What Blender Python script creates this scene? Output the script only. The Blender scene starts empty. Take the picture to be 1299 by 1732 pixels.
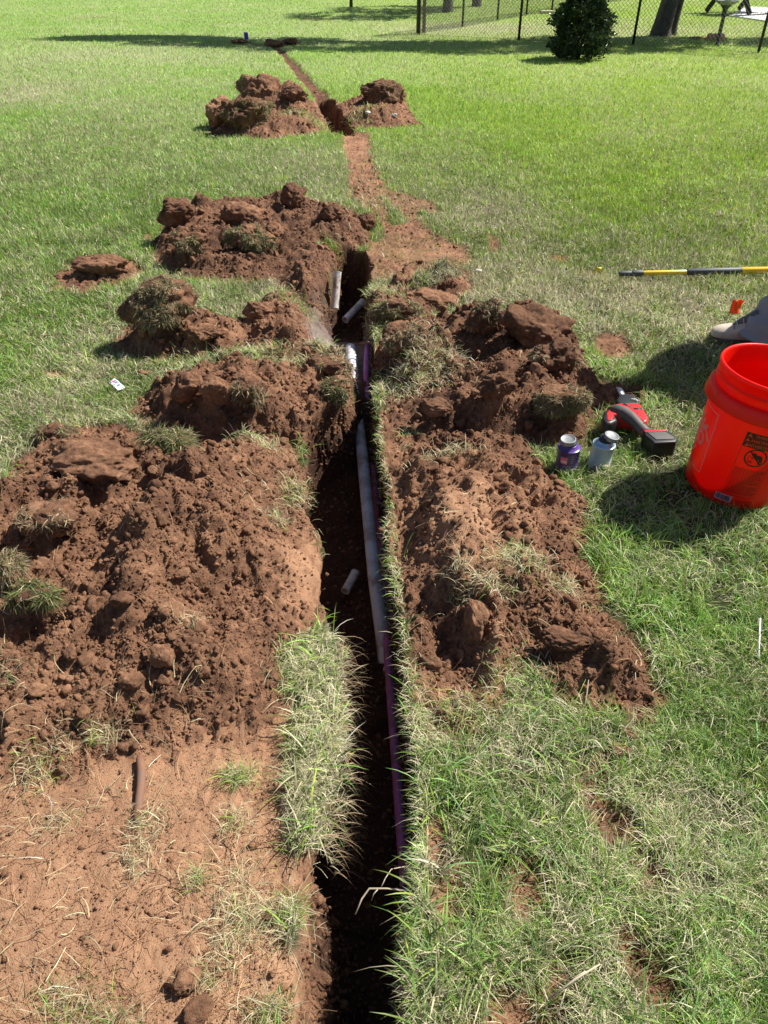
import bpy, bmesh, math, random
import numpy as np
from mathutils import Vector, Matrix
random.seed(4); RNG = np.random.default_rng(11)
R = math.radians
SC = bpy.context.scene
COL = SC.collection

# ------------------------------------------------------------------ camera, sky, sun, exposure
CAM_H, PITCH, FPX, U0, V0 = 1.45, R(37.5), 1250.0, 649.5, 866.0
cam = bpy.data.objects.new('camera', bpy.data.cameras.new('camera')); COL.objects.link(cam)
cam.location = (0, 0, CAM_H); cam.rotation_euler = (math.pi/2 - PITCH, 0, 0)
cam.data.sensor_fit = 'VERTICAL'; cam.data.sensor_height = 36; cam.data.lens = 36*FPX/1732
cam.data.clip_start = .05; cam.data.clip_end = 2000
SC.camera = cam

SHX, SHY, EL = -0.90, -0.44, R(49)            # direction shadows fall on the ground, sun elevation
n_ = math.hypot(SHX, SHY); SHX /= n_; SHY /= n_
world = bpy.data.worlds.new('World'); SC.world = world; world.use_nodes = True
wn = world.node_tree.nodes; wl = world.node_tree.links
sky = wn.new('ShaderNodeTexSky'); sky.sky_type = 'NISHITA'; sky.sun_disc = False
sky.sun_elevation = EL; sky.sun_rotation = math.atan2(-SHX, -SHY)
wl.new(sky.outputs[0], wn['Background'].inputs[0]); wn['Background'].inputs[1].default_value = .05
sun = bpy.data.objects.new('sun', bpy.data.lights.new('sun', 'SUN')); COL.objects.link(sun)
sun.data.energy = 4.9; sun.data.angle = R(.5); sun.data.color = (1, .955, .88)
sdir = Vector((SHX*math.cos(EL), SHY*math.cos(EL), -math.sin(EL)))
sun.rotation_euler = sdir.to_track_quat('-Z', 'Y').to_euler()
SC.view_settings.view_transform = 'Standard'; SC.view_settings.look = 'None'
SC.view_settings.exposure = 0.72; SC.view_settings.gamma = 1
SC.cycles.max_bounces = 6; SC.cycles.diffuse_bounces = 3; SC.cycles.transparent_max_bounces = 6
SC.cycles.use_denoising = True

# ------------------------------------------------------------------ helpers
def P(u, v, z=0.0):
    """a point of the photograph laid on the horizontal plane at height z"""
    a, b = (u-U0)/FPX, (V0-v)/FPX
    d = (a, math.cos(PITCH)+b*math.sin(PITCH), -math.sin(PITCH)+b*math.cos(PITCH))
    t = (z-CAM_H)/d[2]
    return Vector((d[0]*t, d[1]*t, z))

def tag(o, label=None, cat=None, group=None, kind=None):
    if label: o['label'] = label
    if cat: o['category'] = cat
    if group: o['group'] = group
    if kind: o['kind'] = kind
    return o

def empty(name, loc, label, cat, group=None, rz=0):
    o = bpy.data.objects.new(name, None); COL.objects.link(o); o.location = loc
    o.rotation_euler = (0, 0, rz); o.empty_display_size = .05
    return tag(o, label, cat, group)

def mesh_np(name, V, F, mat, parent=None, col=None, smooth=True, loops=None):
    """F: (n,3|4) array, or list of such arrays"""
    me = bpy.data.meshes.new(name)
    Fs = [f for f in (F if isinstance(F, list) else [F]) if len(f)]
    V = np.asarray(V, np.float32)
    me.vertices.add(len(V)); me.vertices.foreach_set('co', V.ravel())
    li = np.concatenate([np.asarray(f).ravel() for f in Fs]).astype(np.int32)
    cnt = np.concatenate([np.full(len(f), f.shape[1]) for f in Fs]).astype(np.int32)
    st = np.concatenate([[0], np.cumsum(cnt)[:-1]]).astype(np.int32)
    me.loops.add(len(li)); me.loops.foreach_set('vertex_index', li)
    me.polygons.add(len(cnt)); me.polygons.foreach_set('loop_start', st)
    me.polygons.foreach_set('use_smooth', np.full(len(cnt), smooth))
    me.update(calc_edges=True)
    for nm, c in (col or {}).items():
        a = me.color_attributes.new(nm, 'FLOAT_COLOR', 'POINT')
        c4 = np.ones((len(V), 4), np.float32); c4[:, :c.shape[1]] = c
        a.data.foreach_set('color', c4.ravel())
    me.materials.append(mat)
    o = bpy.data.objects.new(name, me); COL.objects.link(o)
    if parent: o.parent = parent
    return o

def bm_obj(name, bm, mat, parent=None, smooth=False, bevel=0, seg=2):
    me = bpy.data.meshes.new(name); bmesh.ops.recalc_face_normals(bm, faces=bm.faces)
    bm.to_mesh(me); bm.free(); me.materials.append(mat)
    if smooth: me.polygons.foreach_set('use_smooth', [True]*len(me.polygons))
    o = bpy.data.objects.new(name, me); COL.objects.link(o)
    if parent: o.parent = parent
    if bevel:
        m = o.modifiers.new('bevel', 'BEVEL'); m.width = bevel; m.segments = seg; m.limit_method = 'ANGLE'
    return o

def lathe(name, prof, mat, parent=None, seg=64, sharp=None):
    V, F = [], []
    for r, z in prof:
        for k in range(seg):
            a = 2*math.pi*k/seg; V.append((r*math.cos(a), r*math.sin(a), z))
    for i in range(len(prof)-1):
        for k in range(seg):
            F.append((i*seg+k, i*seg+(k+1) % seg, (i+1)*seg+(k+1) % seg, (i+1)*seg+k))
    return mesh_np(name, V, np.array(F), mat, parent)

def tube(bm, pts, rads, seg=8, cap=True):
    pts = [Vector(p) for p in pts]
    if not hasattr(rads, '__len__'): rads = [rads]*len(pts)
    rings = []
    for i, p in enumerate(pts):
        t = (pts[min(i+1, len(pts)-1)]-pts[max(i-1, 0)]).normalized()
        up = Vector((0, 0, 1)) if abs(t.z) < .9 else Vector((1, 0, 0))
        a = t.cross(up).normalized(); b = t.cross(a)
        rings.append([bm.verts.new(p+(a*math.cos(2*math.pi*k/seg)+b*math.sin(2*math.pi*k/seg))*rads[i]) for k in range(seg)])
    for A, B in zip(rings, rings[1:]):
        for k in range(seg): bm.faces.new((A[k], A[(k+1) % seg], B[(k+1) % seg], B[k]))
    if cap:
        bm.faces.new(rings[0][::-1]); bm.faces.new(rings[-1])

def box(bm, c, s, rot=None):
    m = Matrix.Translation(c) @ (rot if rot else Matrix()) @ Matrix.Diagonal((*s, 1))
    bmesh.ops.create_cube(bm, size=1, matrix=m)

# -------- numpy noise
def _h(ix, iy, iz, s):
    n = (ix.astype(np.int64)*374761393 + iy.astype(np.int64)*668265263 + iz.astype(np.int64)*2147483647 + s*974711) & 0xffffffff
    n = ((n ^ (n >> 13))*1274126177) & 0xffffffff
    n = ((n ^ (n >> 15))*2246822519) & 0xffffffff
    return ((n ^ (n >> 16)) & 0xffffff)/float(0xffffff)
def vn2(x, y, s=0):
    """value noise, -1..1"""
    ix, iy = np.floor(x), np.floor(y); fx, fy = x-ix, y-iy
    fx = fx*fx*fx*(fx*(fx*6-15)+10); fy = fy*fy*fy*(fy*(fy*6-15)+10); z = np.zeros_like(ix)
    a, b, c, d = _h(ix, iy, z, s), _h(ix+1, iy, z, s), _h(ix, iy+1, z, s), _h(ix+1, iy+1, z, s)
    return 2*((a*(1-fx)+b*fx)*(1-fy)+(c*(1-fx)+d*fx)*fy)-1
def vn3(x, y, z, s=0):
    ix, iy, iz = np.floor(x), np.floor(y), np.floor(z); fx, fy, fz = x-ix, y-iy, z-iz
    fx, fy, fz = (f*f*(3-2*f) for f in (fx, fy, fz)); r = 0
    for dz in (0, 1):
        for dy in (0, 1):
            for dx in (0, 1):
                r = r + _h(ix+dx, iy+dy, iz+dz, s)*(fx if dx else 1-fx)*(fy if dy else 1-fy)*(fz if dz else 1-fz)
    return 2*r-1
def fbm(x, y, f, o=4, s=0, g=.5):
    r, a, t = 0, 1., 0
    for i in range(o):
        c, sn = math.cos(i*1.1+.3), math.sin(i*1.1+.3)
        r = r + a*vn2((x*c-y*sn)*f+i*17.3, (x*sn+y*c)*f+i*5.7, s+i); t += a; a *= g; f *= 2.03
    return r/t
def fbm3(p, f, o=4, s=0, g=.5):
    r, a, t = 0, 1., 0
    for i in range(o):
        r = r + a*vn3(p[:, 0]*f+i*9.1, p[:, 1]*f+i*3.3, p[:, 2]*f+i*6.1, s+i); t += a; a *= g; f *= 2.07
    return r/t
def worley(x, y, f, s=0):
    x = x*f; y = y*f; ix, iy = np.floor(x), np.floor(y); d = np.full(x.shape, 9.); idv = np.zeros(x.shape)
    for a in (-1, 0, 1):
        for b in (-1, 0, 1):
            cx, cy = ix+a, iy+b; z = np.zeros_like(cx)
            e = np.hypot(cx+_h(cx, cy, z, s)-x, cy+_h(cx, cy, z+1, s)-y)
            m = e < d; d = np.where(m, e, d); idv = np.where(m, _h(cx, cy, z+2, s), idv)
    return d, idv
def sst(a, b, x):
    t = np.clip((x-a)/(b-a), 0, 1); return t*t*(3-2*t)

def poly_sd(poly, X, Y):
    """distance inside (+) or outside (-) a polygon"""
    ins = np.zeros(X.shape, bool); D = np.full(X.shape, 1e9); n = len(poly)
    for i in range(n):
        x1, y1 = poly[i]; x2, y2 = poly[(i+1) % n]
        c = (y1 > Y) != (y2 > Y)
        if y2 != y1: ins ^= c & (X < (x2-x1)*(Y-y1)/(y2-y1)+x1)
        dx, dy = x2-x1, y2-y1; L = dx*dx+dy*dy+1e-12
        t = np.clip(((X-x1)*dx+(Y-y1)*dy)/L, 0, 1)
        D = np.minimum(D, (X-x1-t*dx)**2+(Y-y1-t*dy)**2)
    D = np.sqrt(D); return np.where(ins, D, -D)

# ------------------------------------------------------------------ materials
def mat(name, rough=.6, base=(.5, .5, .5), metal=0, spec=.5, bump=0, bscale=200, var=0, vscale=20):
    m = bpy.data.materials.new(name); m.use_nodes = True; nt = m.node_tree; b = nt.nodes['Principled BSDF']
    b.inputs['Base Color'].default_value = (*base, 1); b.inputs['Roughness'].default_value = rough
    b.inputs['Metallic'].default_value = metal; b.inputs['Specular IOR Level'].default_value = spec
    tc = nt.nodes.new('ShaderNodeTexCoord')
    if var:
        n = nt.nodes.new('ShaderNodeTexNoise'); n.inputs['Scale'].default_value = vscale; n.inputs['Detail'].default_value = 6
        nt.links.new(tc.outputs['Object'], n.inputs['Vector'])
        r = nt.nodes.new('ShaderNodeMapRange'); r.inputs[1].default_value = .3; r.inputs[2].default_value = .7
        r.inputs[3].default_value = 1-var; r.inputs[4].default_value = 1+var*.6
        nt.links.new(n.outputs[0], r.inputs[0])
        mx = nt.nodes.new('ShaderNodeVectorMath'); mx.operation = 'SCALE'; mx.inputs[0].default_value = base
        nt.links.new(r.outputs[0], mx.inputs['Scale']); nt.links.new(mx.outputs[0], b.inputs['Base Color'])
    if bump:
        n = nt.nodes.new('ShaderNodeTexNoise'); n.inputs['Scale'].default_value = bscale; n.inputs['Detail'].default_value = 5
        nt.links.new(tc.outputs['Object'], n.inputs['Vector'])
        bp = nt.nodes.new('ShaderNodeBump'); bp.inputs['Strength'].default_value = bump; bp.inputs['Distance'].default_value = .01
        nt.links.new(n.outputs[0], bp.inputs['Height']); nt.links.new(bp.outputs[0], b.inputs['Normal'])
    return m

def ramp(nt, fac, stops):
    r = nt.nodes.new('ShaderNodeValToRGB'); e = r.color_ramp.elements
    while len(e) < len(stops): e.new(.5)
    for k, (p, c) in enumerate(stops): e[k].position = p; e[k].color = (*c, 1)
    nt.links.new(fac, r.inputs[0]); return r.outputs[0]
def noise(nt, co, scale, det=6, rough=.6):
    n = nt.nodes.new('ShaderNodeTexNoise'); n.inputs['Scale'].default_value = scale; n.inputs['Detail'].default_value = det
    n.inputs['Roughness'].default_value = rough; nt.links.new(co, n.inputs['Vector']); return n.outputs[0]
def mixc(nt, f, a, b):
    m = nt.nodes.new('ShaderNodeMix'); m.data_type = 'RGBA'
    for s, v in ((m.inputs[0], f), (m.inputs[6], a), (m.inputs[7], b)):
        if hasattr(v, 'is_linked'): nt.links.new(v, s)
        elif isinstance(v, tuple): s.default_value = (*v, 1)
        else: s.default_value = v
    return m.outputs[2]
def math_(nt, op, a, b=None, clamp=False):
    m = nt.nodes.new('ShaderNodeMath'); m.operation = op; m.use_clamp = clamp
    for s, v in zip(m.inputs, (a, b)):
        if v is None: continue
        if hasattr(v, 'is_linked'): nt.links.new(v, s)
        else: s.default_value = v
    return m.outputs[0]

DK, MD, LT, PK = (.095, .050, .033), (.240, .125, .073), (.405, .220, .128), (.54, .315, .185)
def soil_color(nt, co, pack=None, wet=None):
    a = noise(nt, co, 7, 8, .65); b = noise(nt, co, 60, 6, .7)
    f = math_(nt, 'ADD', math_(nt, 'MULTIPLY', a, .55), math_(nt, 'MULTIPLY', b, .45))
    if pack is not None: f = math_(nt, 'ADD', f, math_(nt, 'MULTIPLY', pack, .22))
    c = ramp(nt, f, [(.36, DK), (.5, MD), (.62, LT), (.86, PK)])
    if wet is not None: c = mixc(nt, math_(nt, 'MULTIPLY', wet, math_(nt, 'ADD', .35, noise(nt, co, 18, 4)), True), c, (.25, .205, .185))
    return c
def soil_bump(nt, co, s=.85):
    h = math_(nt, 'ADD', noise(nt, co, 80, 8, .75), math_(nt, 'MULTIPLY', noise(nt, co, 380, 4, .7), .5))
    bp = nt.nodes.new('ShaderNodeBump'); bp.inputs['Strength'].default_value = s; bp.inputs['Distance'].default_value = .012
    nt.links.new(h, bp.inputs['Height']); return bp.outputs[0]

def make_ground_mat():
    m = bpy.data.materials.new('ground'); m.use_nodes = True; nt = m.node_tree; b = nt.nodes['Principled BSDF']
    b.inputs['Roughness'].default_value = .9; b.inputs['Specular IOR Level'].default_value = .15
    co = nt.nodes.new('ShaderNodeTexCoord').outputs['Object']
    A = nt.nodes.new('ShaderNodeVertexColor'); A.layer_name = 'mask'
    T = nt.nodes.new('ShaderNodeVertexColor'); T.layer_name = 'tone'
    sep = nt.nodes.new('ShaderNodeSeparateColor'); nt.links.new(A.outputs[0], sep.inputs[0])
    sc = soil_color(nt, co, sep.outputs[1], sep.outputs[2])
    g = ramp(nt, noise(nt, co, 220, 4, .7), [(.3, (.35, .35, .35)), (.5, (.9, .9, .9)), (.7, (1.35, 1.35, 1.35))])
    mm = nt.nodes.new('ShaderNodeMix'); mm.data_type = 'RGBA'; mm.blend_type = 'MULTIPLY'; mm.inputs[0].default_value = 1
    nt.links.new(T.outputs[0], mm.inputs[6]); nt.links.new(g, mm.inputs[7])
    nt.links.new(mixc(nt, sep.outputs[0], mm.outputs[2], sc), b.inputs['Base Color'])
    nt.links.new(soil_bump(nt, co), b.inputs['Normal'])
    nt.links.new(math_(nt, 'ADD', .15, math_(nt, 'MULTIPLY', sep.outputs[2], .5)), b.inputs['Specular IOR Level'])
    r = math_(nt, 'SUBTRACT', .92, math_(nt, 'MULTIPLY', sep.outputs[2], .62)); nt.links.new(r, b.inputs['Roughness'])
    return m
M_GROUND = make_ground_mat()
def make_soil_mat(name, off=0.0):
    m = bpy.data.materials.new(name); m.use_nodes = True; nt = m.node_tree; b = nt.nodes['Principled BSDF']
    b.inputs['Roughness'].default_value = .92; b.inputs['Specular IOR Level'].default_value = .12
    ob = nt.nodes.new('ShaderNodeObjectInfo'); co = nt.nodes.new('ShaderNodeTexCoord').outputs['Object']
    va = nt.nodes.new('ShaderNodeVectorMath'); va.operation = 'ADD'
    nt.links.new(co, va.inputs[0]); nt.links.new(ob.outputs['Location'], va.inputs[1])
    pk = nt.nodes.new('ShaderNodeValue'); pk.outputs[0].default_value = off
    nt.links.new(soil_color(nt, va.outputs[0], pk.outputs[0]), b.inputs['Base Color'])
    nt.links.new(soil_bump(nt, va.outputs[0], .8), b.inputs['Normal'])
    return m
M_CLOD = make_soil_mat('clod_soil'); M_CLOD_DK = make_soil_mat('moist_shaded_clod_soil', -.28); M_CLOD_LT = make_soil_mat('dry_clod_soil', .25)
def make_leafy(name, trans=.3, rough=.5, spec=.3):
    m = bpy.data.materials.new(name); m.use_nodes = True; nt = m.node_tree; b = nt.nodes['Principled BSDF']
    A = nt.nodes.new('ShaderNodeVertexColor'); A.layer_name = 'col'
    b.inputs['Roughness'].default_value = rough; b.inputs['Specular IOR Level'].default_value = spec
    nt.links.new(A.outputs[0], b.inputs['Base Color'])
    tr = nt.nodes.new('ShaderNodeBsdfTranslucent'); nt.links.new(A.outputs[0], tr.inputs[0])
    mx = nt.nodes.new('ShaderNodeMixShader'); mx.inputs[0].default_value = trans
    nt.links.new(b.outputs[0], mx.inputs[1]); nt.links.new(tr.outputs[0], mx.inputs[2])
    nt.links.new(mx.outputs[0], nt.nodes['Material Output'].inputs[0]); return m
M_GRASS = make_leafy('grass_blade', .35, .45, .35)
M_STRAW = make_leafy('dry_straw', .15, .6, .2)

# ------------------------------------------------------------------ terrain grid
def axis(segs):
    out = [segs[0][0]]
    for a, b, s0, s1 in segs:
        x = a
        while x < b-1e-6:
            t = (x-a)/(b-a); x = min(b, x+s0+(s1-s0)*t); out.append(x)
    return np.array(out)
gx = axis([(-400, -30, 40, 5), (-30, -6, 4, .35), (-6, -1.6, .25, .02), (-1.6, -.45, .011, .009), (-.45, .12, .0045, .0045),
           (.12, 1.35, .009, .012), (1.35, 6, .02, .25), (6, 30, .35, 4), (30, 400, 5, 40)])
gy = axis([(-60, -2, 20, .4), (-2, .15, .3, .02), (.15, 2.2, .008, .0085), (2.2, 5.2, .0085, .014), (5.2, 10, .016, .03),
           (10, 20, .04, .1), (20, 60, .3, 3), (60, 900, 5, 90)])
X, Y = np.meshgrid(gx, gy)
SH = X.shape

def W(pts, z=0.0): return [tuple(P(u, v, z)[:2]) for u, v in pts]

# trench outline from the photograph: v, left u, right u, depth, left wall width, right wall width
TR = [(1732, 498, 690, .42, .14, .02), (1600, 505, 690, .42, .13, .02), (1480, 512, 688, .42, .10, .02), (1400, 552, 690, .40, .035, .02),
      (1300, 576, 690, .40, .02, .02), (1200, 582, 684, .40, .02, .02), (1110, 574, 672, .38, .03, .02), (1050, 552, 662, .36, .04, .02),
      (1000, 540, 656, .35, .05, .02), (930, 545, 648, .35, .05, .02), (870, 520, 642, .35, .04, .02), (800, 516, 638, .35, .04, .02),
      (755, 518, 632, .35, .05, .02), (715, 535, 628, .32, .06, .02), (685, 582, 626, .26, .04, .02), (650, 596, 632, .19, .04, .02),
      (618, 560, 634, .13, .12, .03), (600, 515, 634, .12, .24, .02), (560, 488, 626, .14, .30, .03), (520, 505, 620, .20, .20, .04),
      (480, 540, 622, .34, .08, .05), (450, 562, 628, .36, .04, .05), (430, 568, 618, .3, .05, .05), (424, 590, 594, .0, .05, .05)]
tY = np.array([P(650, r[0])[1] for r in TR])
tL = np.array([P(r[1], r[0])[0] for r in TR]); tR = np.array([P(r[2]+(12 if r[0] > 700 else 4), r[0])[0] for r in TR])
tD, tWl, tWr = (np.array([r[k] for r in TR]) for k in (3, 4, 5))
def trench(X, Y):
    wob = .020*fbm(X*0+3.1, Y, 9, 4, 3); wob2 = .026*fbm(X*0+9.1, Y, 8, 4, 5)
    L = np.interp(Y, tY, tL)+wob; Rr = np.interp(Y, tY, tR)+wob2; D = np.interp(Y, tY, tD)
    wl_ = np.interp(Y, tY, tWl); wr = np.interp(Y, tY, tWr)
    a = np.clip((X-L)/wl_, 0, 1); st_ = np.clip((wl_-.06)/.05, 0, 1)*(Y < 1.2); lip = .27*st_*sst(0, .014, X-L); b = np.clip((Rr-X)/wr, 0, 1)
    t = (lip+(1-.27*st_)*sst(0, 1, a))*sst(0, 1, b)*(Y < tY[-1])*(Y > -1.5)
    return t, D, np.minimum(X-L, Rr-X)
TRI, TRD, TRE = trench(X, Y)

# piles: name, base outline in the photograph, plane height used to lay it out, height, edge width, clod size, moist
PILES = [
 ('near_left', [(-420,840),(-60,845),(20,800),(50,748),(130,712),(300,728),(480,722),(522,800),(530,870),(548,960),(552,1040),(490,1105),(480,1190),(430,1235),(300,1245),(150,1290),(0,1330),(-420,1350)], .03, .14, .25, .05, .0),
 ('row_left', [(232,668),(300,632),(420,606),(520,586),(592,618),(606,700),(520,738),(335,745),(245,705)], .03, .12, .095, .06, .15),
 ('row_left_far', [(192,590),(238,520),(330,522),(410,545),(440,508),(500,505),(534,540),(536,588),(440,612),(230,612)], .02, .09, .09, .05, .1),
 ('heap_mid', [(255,405),(300,358),(430,338),(500,328),(560,348),(632,372),(625,402),(560,440),(548,500),(515,520),(480,500),(470,465),(380,470),(280,455)], .03, .10, .12, .07, .3),
 ('low_left', [(92,492),(125,445),(180,432),(248,458),(232,476),(150,498)], .0, .03, .07, .04, .0),
 ('heap_far_left', [(352,226),(368,192),(400,168),(430,145),(475,155),(530,172),(552,200),(535,222),(450,232)], .03, .15, .22, .12, .1),
 ('heap_far_right', [(558,182),(600,168),(640,152),(685,165),(692,190),(712,213),(640,220),(572,216)], .0, .10, .22, .12, .1),
 ('near_right', [(668,745),(720,722),(900,735),(935,800),(1000,845),(1005,960),(1020,1040),(1100,1105),(1135,1180),(1100,1228),(985,1175),(905,1150),(800,1235),(735,1255),(702,1205),(676,1080),(664,950),(655,850)], .02, .095, .13, .04, .05),
 ('heap_right', [(630,575),(700,545),(780,552),(850,525),(905,520),(965,562),(1005,620),(1005,690),(1000,745),(930,752),(850,748),(720,740),(650,700),(640,630)], .03, .13, .12, .06, .3),
 ('low_right', [(618,540),(622,490),(700,458),(795,462),(802,492),(740,522),(700,548),(650,560)], .02, .06, .05, .05, .1),
]
FLATS = [   # bare soil: outline, edge softness, packed lightness
 ([(-420,1180),(200,1200),(480,1180),(500,1400),(512,1480),(505,1900),(-420,1900)], .03, .6),
 ([(578,225),(622,225),(638,290),(660,322),(735,345),(760,372),(700,372),(745,400),(790,420),(800,455),(620,480),(600,440),(650,400),(640,370),(592,340),(590,290)], .10, .12),
 ([(735,1350),(790,1340),(800,1420),(860,1400),(840,1460),(760,1470),(730,1430)], .03, .3), ([(725,1500),(800,1470),(905,1450),(915,1560),(840,1620),(740,1620)], .04, .4),
 ([(955,1270),(1030,1270),(1085,1390),(1080,1470),(1030,1460),(985,1380)], .03, .1), ([(745,1655),(860,1640),(925,1700),(900,1820),(740,1820)], .03, .3),
 ([(1040,1450),(1120,1470),(1160,1640),(1140,1740),(1080,1700),(1050,1560)], .02, .2), ([(690,1190),(900,1150),(780,1240)], .03, .4),
 ([(1000,570),(1060,560),(1075,600),(1020,615)], .05, .0), ([(380,450),(480,455),(470,478),(400,480)], .04, .4),
 ([(85,632),(125,632),(125,643),(90,643)], .02, .7), ([(240,400),(262,396),(262,406),(242,408)], .03, .1),
 ([(620,1260),(690,1240),(680,700),(625,700)], .004, .0), ([(970,650),(1090,655),(1100,685),(1000,700)], .05, -.3), ([(925,434),(965,436),(960,448),(930,446)], .05, 0), ([(975,460),(1020,462),(1010,470),(980,468)], .05, 0), ([(1085,560),(1120,575),(1110,590)], .05, 0), ([(820,385),(850,420),(835,430)], .06, 0),
 ([(496,1440),(575,1438),(640,1400),(690,1400),(690,1900),(490,1900)], .012, .0),
 ([(440,560),(560,520),(606,600),(598,645),(445,630)], .03, .0),
 ([(1250,1320),(1290,1320),(1299,1350),(1260,1360)], .02, .1), ([(910,1690),(960,1600),(990,1620),(950,1732)], .015, .2),
]
soil = np.zeros(SH); pack = np.zeros(SH); wet = np.zeros(SH); mound = np.zeros(SH); pid = np.full(SH, -1)
def sub(poly, m):
    xs = [p[0] for p in poly]; ys = [p[1] for p in poly]
    i0, i1 = np.searchsorted(gy, [min(ys)-m, max(ys)+m]); j0, j1 = np.searchsorted(gx, [min(xs)-m, max(xs)+m])
    return slice(i0, i1), slice(j0, j1)
EDGE = .035*fbm(X, Y, 9, 4, 21)+.012*fbm(X, Y, 45, 3, 22)
best = np.zeros(SH); clodw = np.zeros(SH)
for k, (nm, pts, zp, H, w, cs, moist) in enumerate(PILES):
    poly = W(pts, zp); S = sub(poly, .3); x, y = X[S], Y[S]
    d = poly_sd(poly, x, y)+EDGE[S]*1.5
    t = np.clip(d/(w*1.55), 0, 1); prof = .45*(1-(1-t)**2)+.55*sst(0, 1, t)
    h = H*prof*(.85+1.0*fbm(x, y, 1/(cs*4.2), 4, 30+k))
    mound[S] = np.maximum(mound[S], h*(1-TRI[S]))
    soil[S] = np.maximum(soil[S], sst(-.02, .012, d+.02*fbm(x, y, 40, 2, 47))); b_ = prof*(1-TRI[S])
    m = b_ > np.maximum(best[S], .02); pid[S] = np.where(m, k, pid[S]); best[S] = np.maximum(best[S], b_)
    clodw[S] = np.maximum(clodw[S], prof*cs); pack[S] = np.where(m, -moist, pack[S])
for pts, w, pk in FLATS:
    poly = W(pts); S = sub(poly, .3); d = poly_sd(poly, X[S], Y[S])+EDGE[S]*min(1, w/.03)*1.2
    s_ = sst(-w*.4, w*.4, d)
    if min(p[1] for p in pts) > 1260 and len(pts) < 8 and pts[0][0] > 700: s_ = s_*(.32+.75*sst(-.2, .25, fbm(X[S], Y[S], 13, 4, 52)))
    pack[S] = np.where((s_ > soil[S]) & (best[S] < .3), pk*s_, pack[S]); soil[S] = np.maximum(soil[S], s_)
# narrow slit-trench line running off to the far flag
LINE = [tuple(P(*p)[:2]) for p in ((590,228),(560,190),(548,170),(520,140),(495,110),(478,90),(466,80))]
def seg_d(X, Y, pts):
    D = np.full(X.shape, 1e9); 
    for (x1, y1), (x2, y2) in zip(pts, pts[1:]):
        dx, dy = x2-x1, y2-y1; t = np.clip(((X-x1)*dx+(Y-y1)*dy)/(dx*dx+dy*dy), 0, 1)
        D = np.minimum(D, np.hypot(X-x1-t*dx, Y-y1-t*dy))
    return D
S = sub(LINE, .5); ld = seg_d(X[S], Y[S], LINE)+EDGE[S]*1.3
ld = ld+.05*fbm(X[S], Y[S], 4, 3, 57); lm = sst(.115, .06, ld); pack[S] = pack[S]-.35*lm; soil[S] = np.maximum(soil[S], lm*sst(17, 15, Y[S])); slot = np.zeros(SH)
hole = [tuple(P(*p)[:2]) for p in ((578,222),(560,195),(549,172))]
hd = seg_d(X[S], Y[S], hole)+EDGE[S]
slot[S] = .02*lm+.30*sst(.12, .05, hd)*(1-.0*hd)
soil[S] = np.maximum(soil[S], sst(.17, .12, hd)); mound[S] *= 1-sst(.13, .08, hd)
pid[S] = np.where(hd < .13, -1, pid[S])
for u, v, r in ((405, 75, .22), (462, 78, .32), (490, 76, .3), (540, 33, .35), (163, 30, .2), (352, 20, .3)):
    p = P(u, v); dd = np.hypot((X-p.x)/1.3, Y-p.y)+EDGE*3; soil = np.maximum(soil, sst(r, r*.6, dd)*.85)
# sod ledges left standing on both lips of the trench
LEDGE_L = W([(470,1125),(486,1095),(530,1075),(568,1092),(572,1120),(580,1200),(578,1300),(560,1390),(545,1425),(520,1435),(516,1300),(520,1200)])
LEDGE_R = W([(622,690),(636,690),(648,760),(660,830),(672,950),(682,1080),(708,1190),(760,1240),(740,1290),(700,1330),(690,1330),(682,1190),(656,1050),(640,900)])
GRASSISL = [LEDGE_L, LEDGE_R, W([(285,628),(330,618),(430,608),(440,622),(340,645),(280,655)], .05),
            W([(690,480),(740,462),(790,468),(770,480),(700,492)], .04), W([(646,336),(668,350),(690,378),(664,388)]), W([(705,362),(760,365),(790,395),(745,392)])]
S = sub(LEDGE_L, .2); dl = poly_sd(LEDGE_L, X[S], Y[S])+EDGE[S]*2.1-.004
soil[S] *= 1-sst(-.012, .012, dl)*(.30+.70*sst(-.18, .12, fbm(X[S], Y[S], 16, 3, 49))); mound[S] = mound[S]*(1-sst(-.03, .02, dl))+.004*sst(-.02, .03, dl)*(1-TRI[S]); pid[S] = np.where(dl > .0, -1, pid[S])
S = sub(LEDGE_R, .2); dl = poly_sd(LEDGE_R, X[S], Y[S])+EDGE[S]*.8; m_ = sst(-.01, .01, dl)*(.15+.85*sst(-.12, .15, fbm(X[S], Y[S], 11, 3, 51)))
soil[S] *= 1-m_*.8; mound[S] = mound[S]*(1-sst(-.02, .01, dl)); pid[S] = np.where(dl > 0, -1, pid[S])
for gpoly in GRASSISL[2:]:
    S = sub(gpoly, .2); soil[S] *= 1-sst(-.02, .02, poly_sd(gpoly, X[S], Y[S])+EDGE[S])
# distinct shapes: ridges, hollows, packed slopes
def gauss(u, v, z, rx, ry, h, rot=0):
    global mound
    p = P(u, v, z); c, s = math.cos(rot), math.sin(rot); dx, dy = X-p.x, Y-p.y
    mound = mound+h*np.exp(-(((dx*c+dy*s)/rx)**2+((-dx*s+dy*c)/ry)**2))*(1-TRI)
gauss(150, 800, .15, .13, .09, .05); gauss(270, 900, .12, .25, .15, .05); gauss(60, 880, .12, .12, .1, .05)
gauss(100, 980, .12, .06, .06, -.06); gauss(60, 1060, .1, .07, .08, -.07); gauss(390, 1150, .05, .2, .07, .03)
gauss(820, 880, .1, .14, .22, .03); gauss(770, 1080, .1, .05, .10, -.07); gauss(840, 1050, .1, .03, .14, .05); gauss(700, 1110, .1, .03, .12, .03)
gauss(770, 740, .1, .22, .035, -.06); gauss(960, 1120, .08, .1, .05, .04); gauss(800, 600, .1, .07, .08, -.05)
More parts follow.
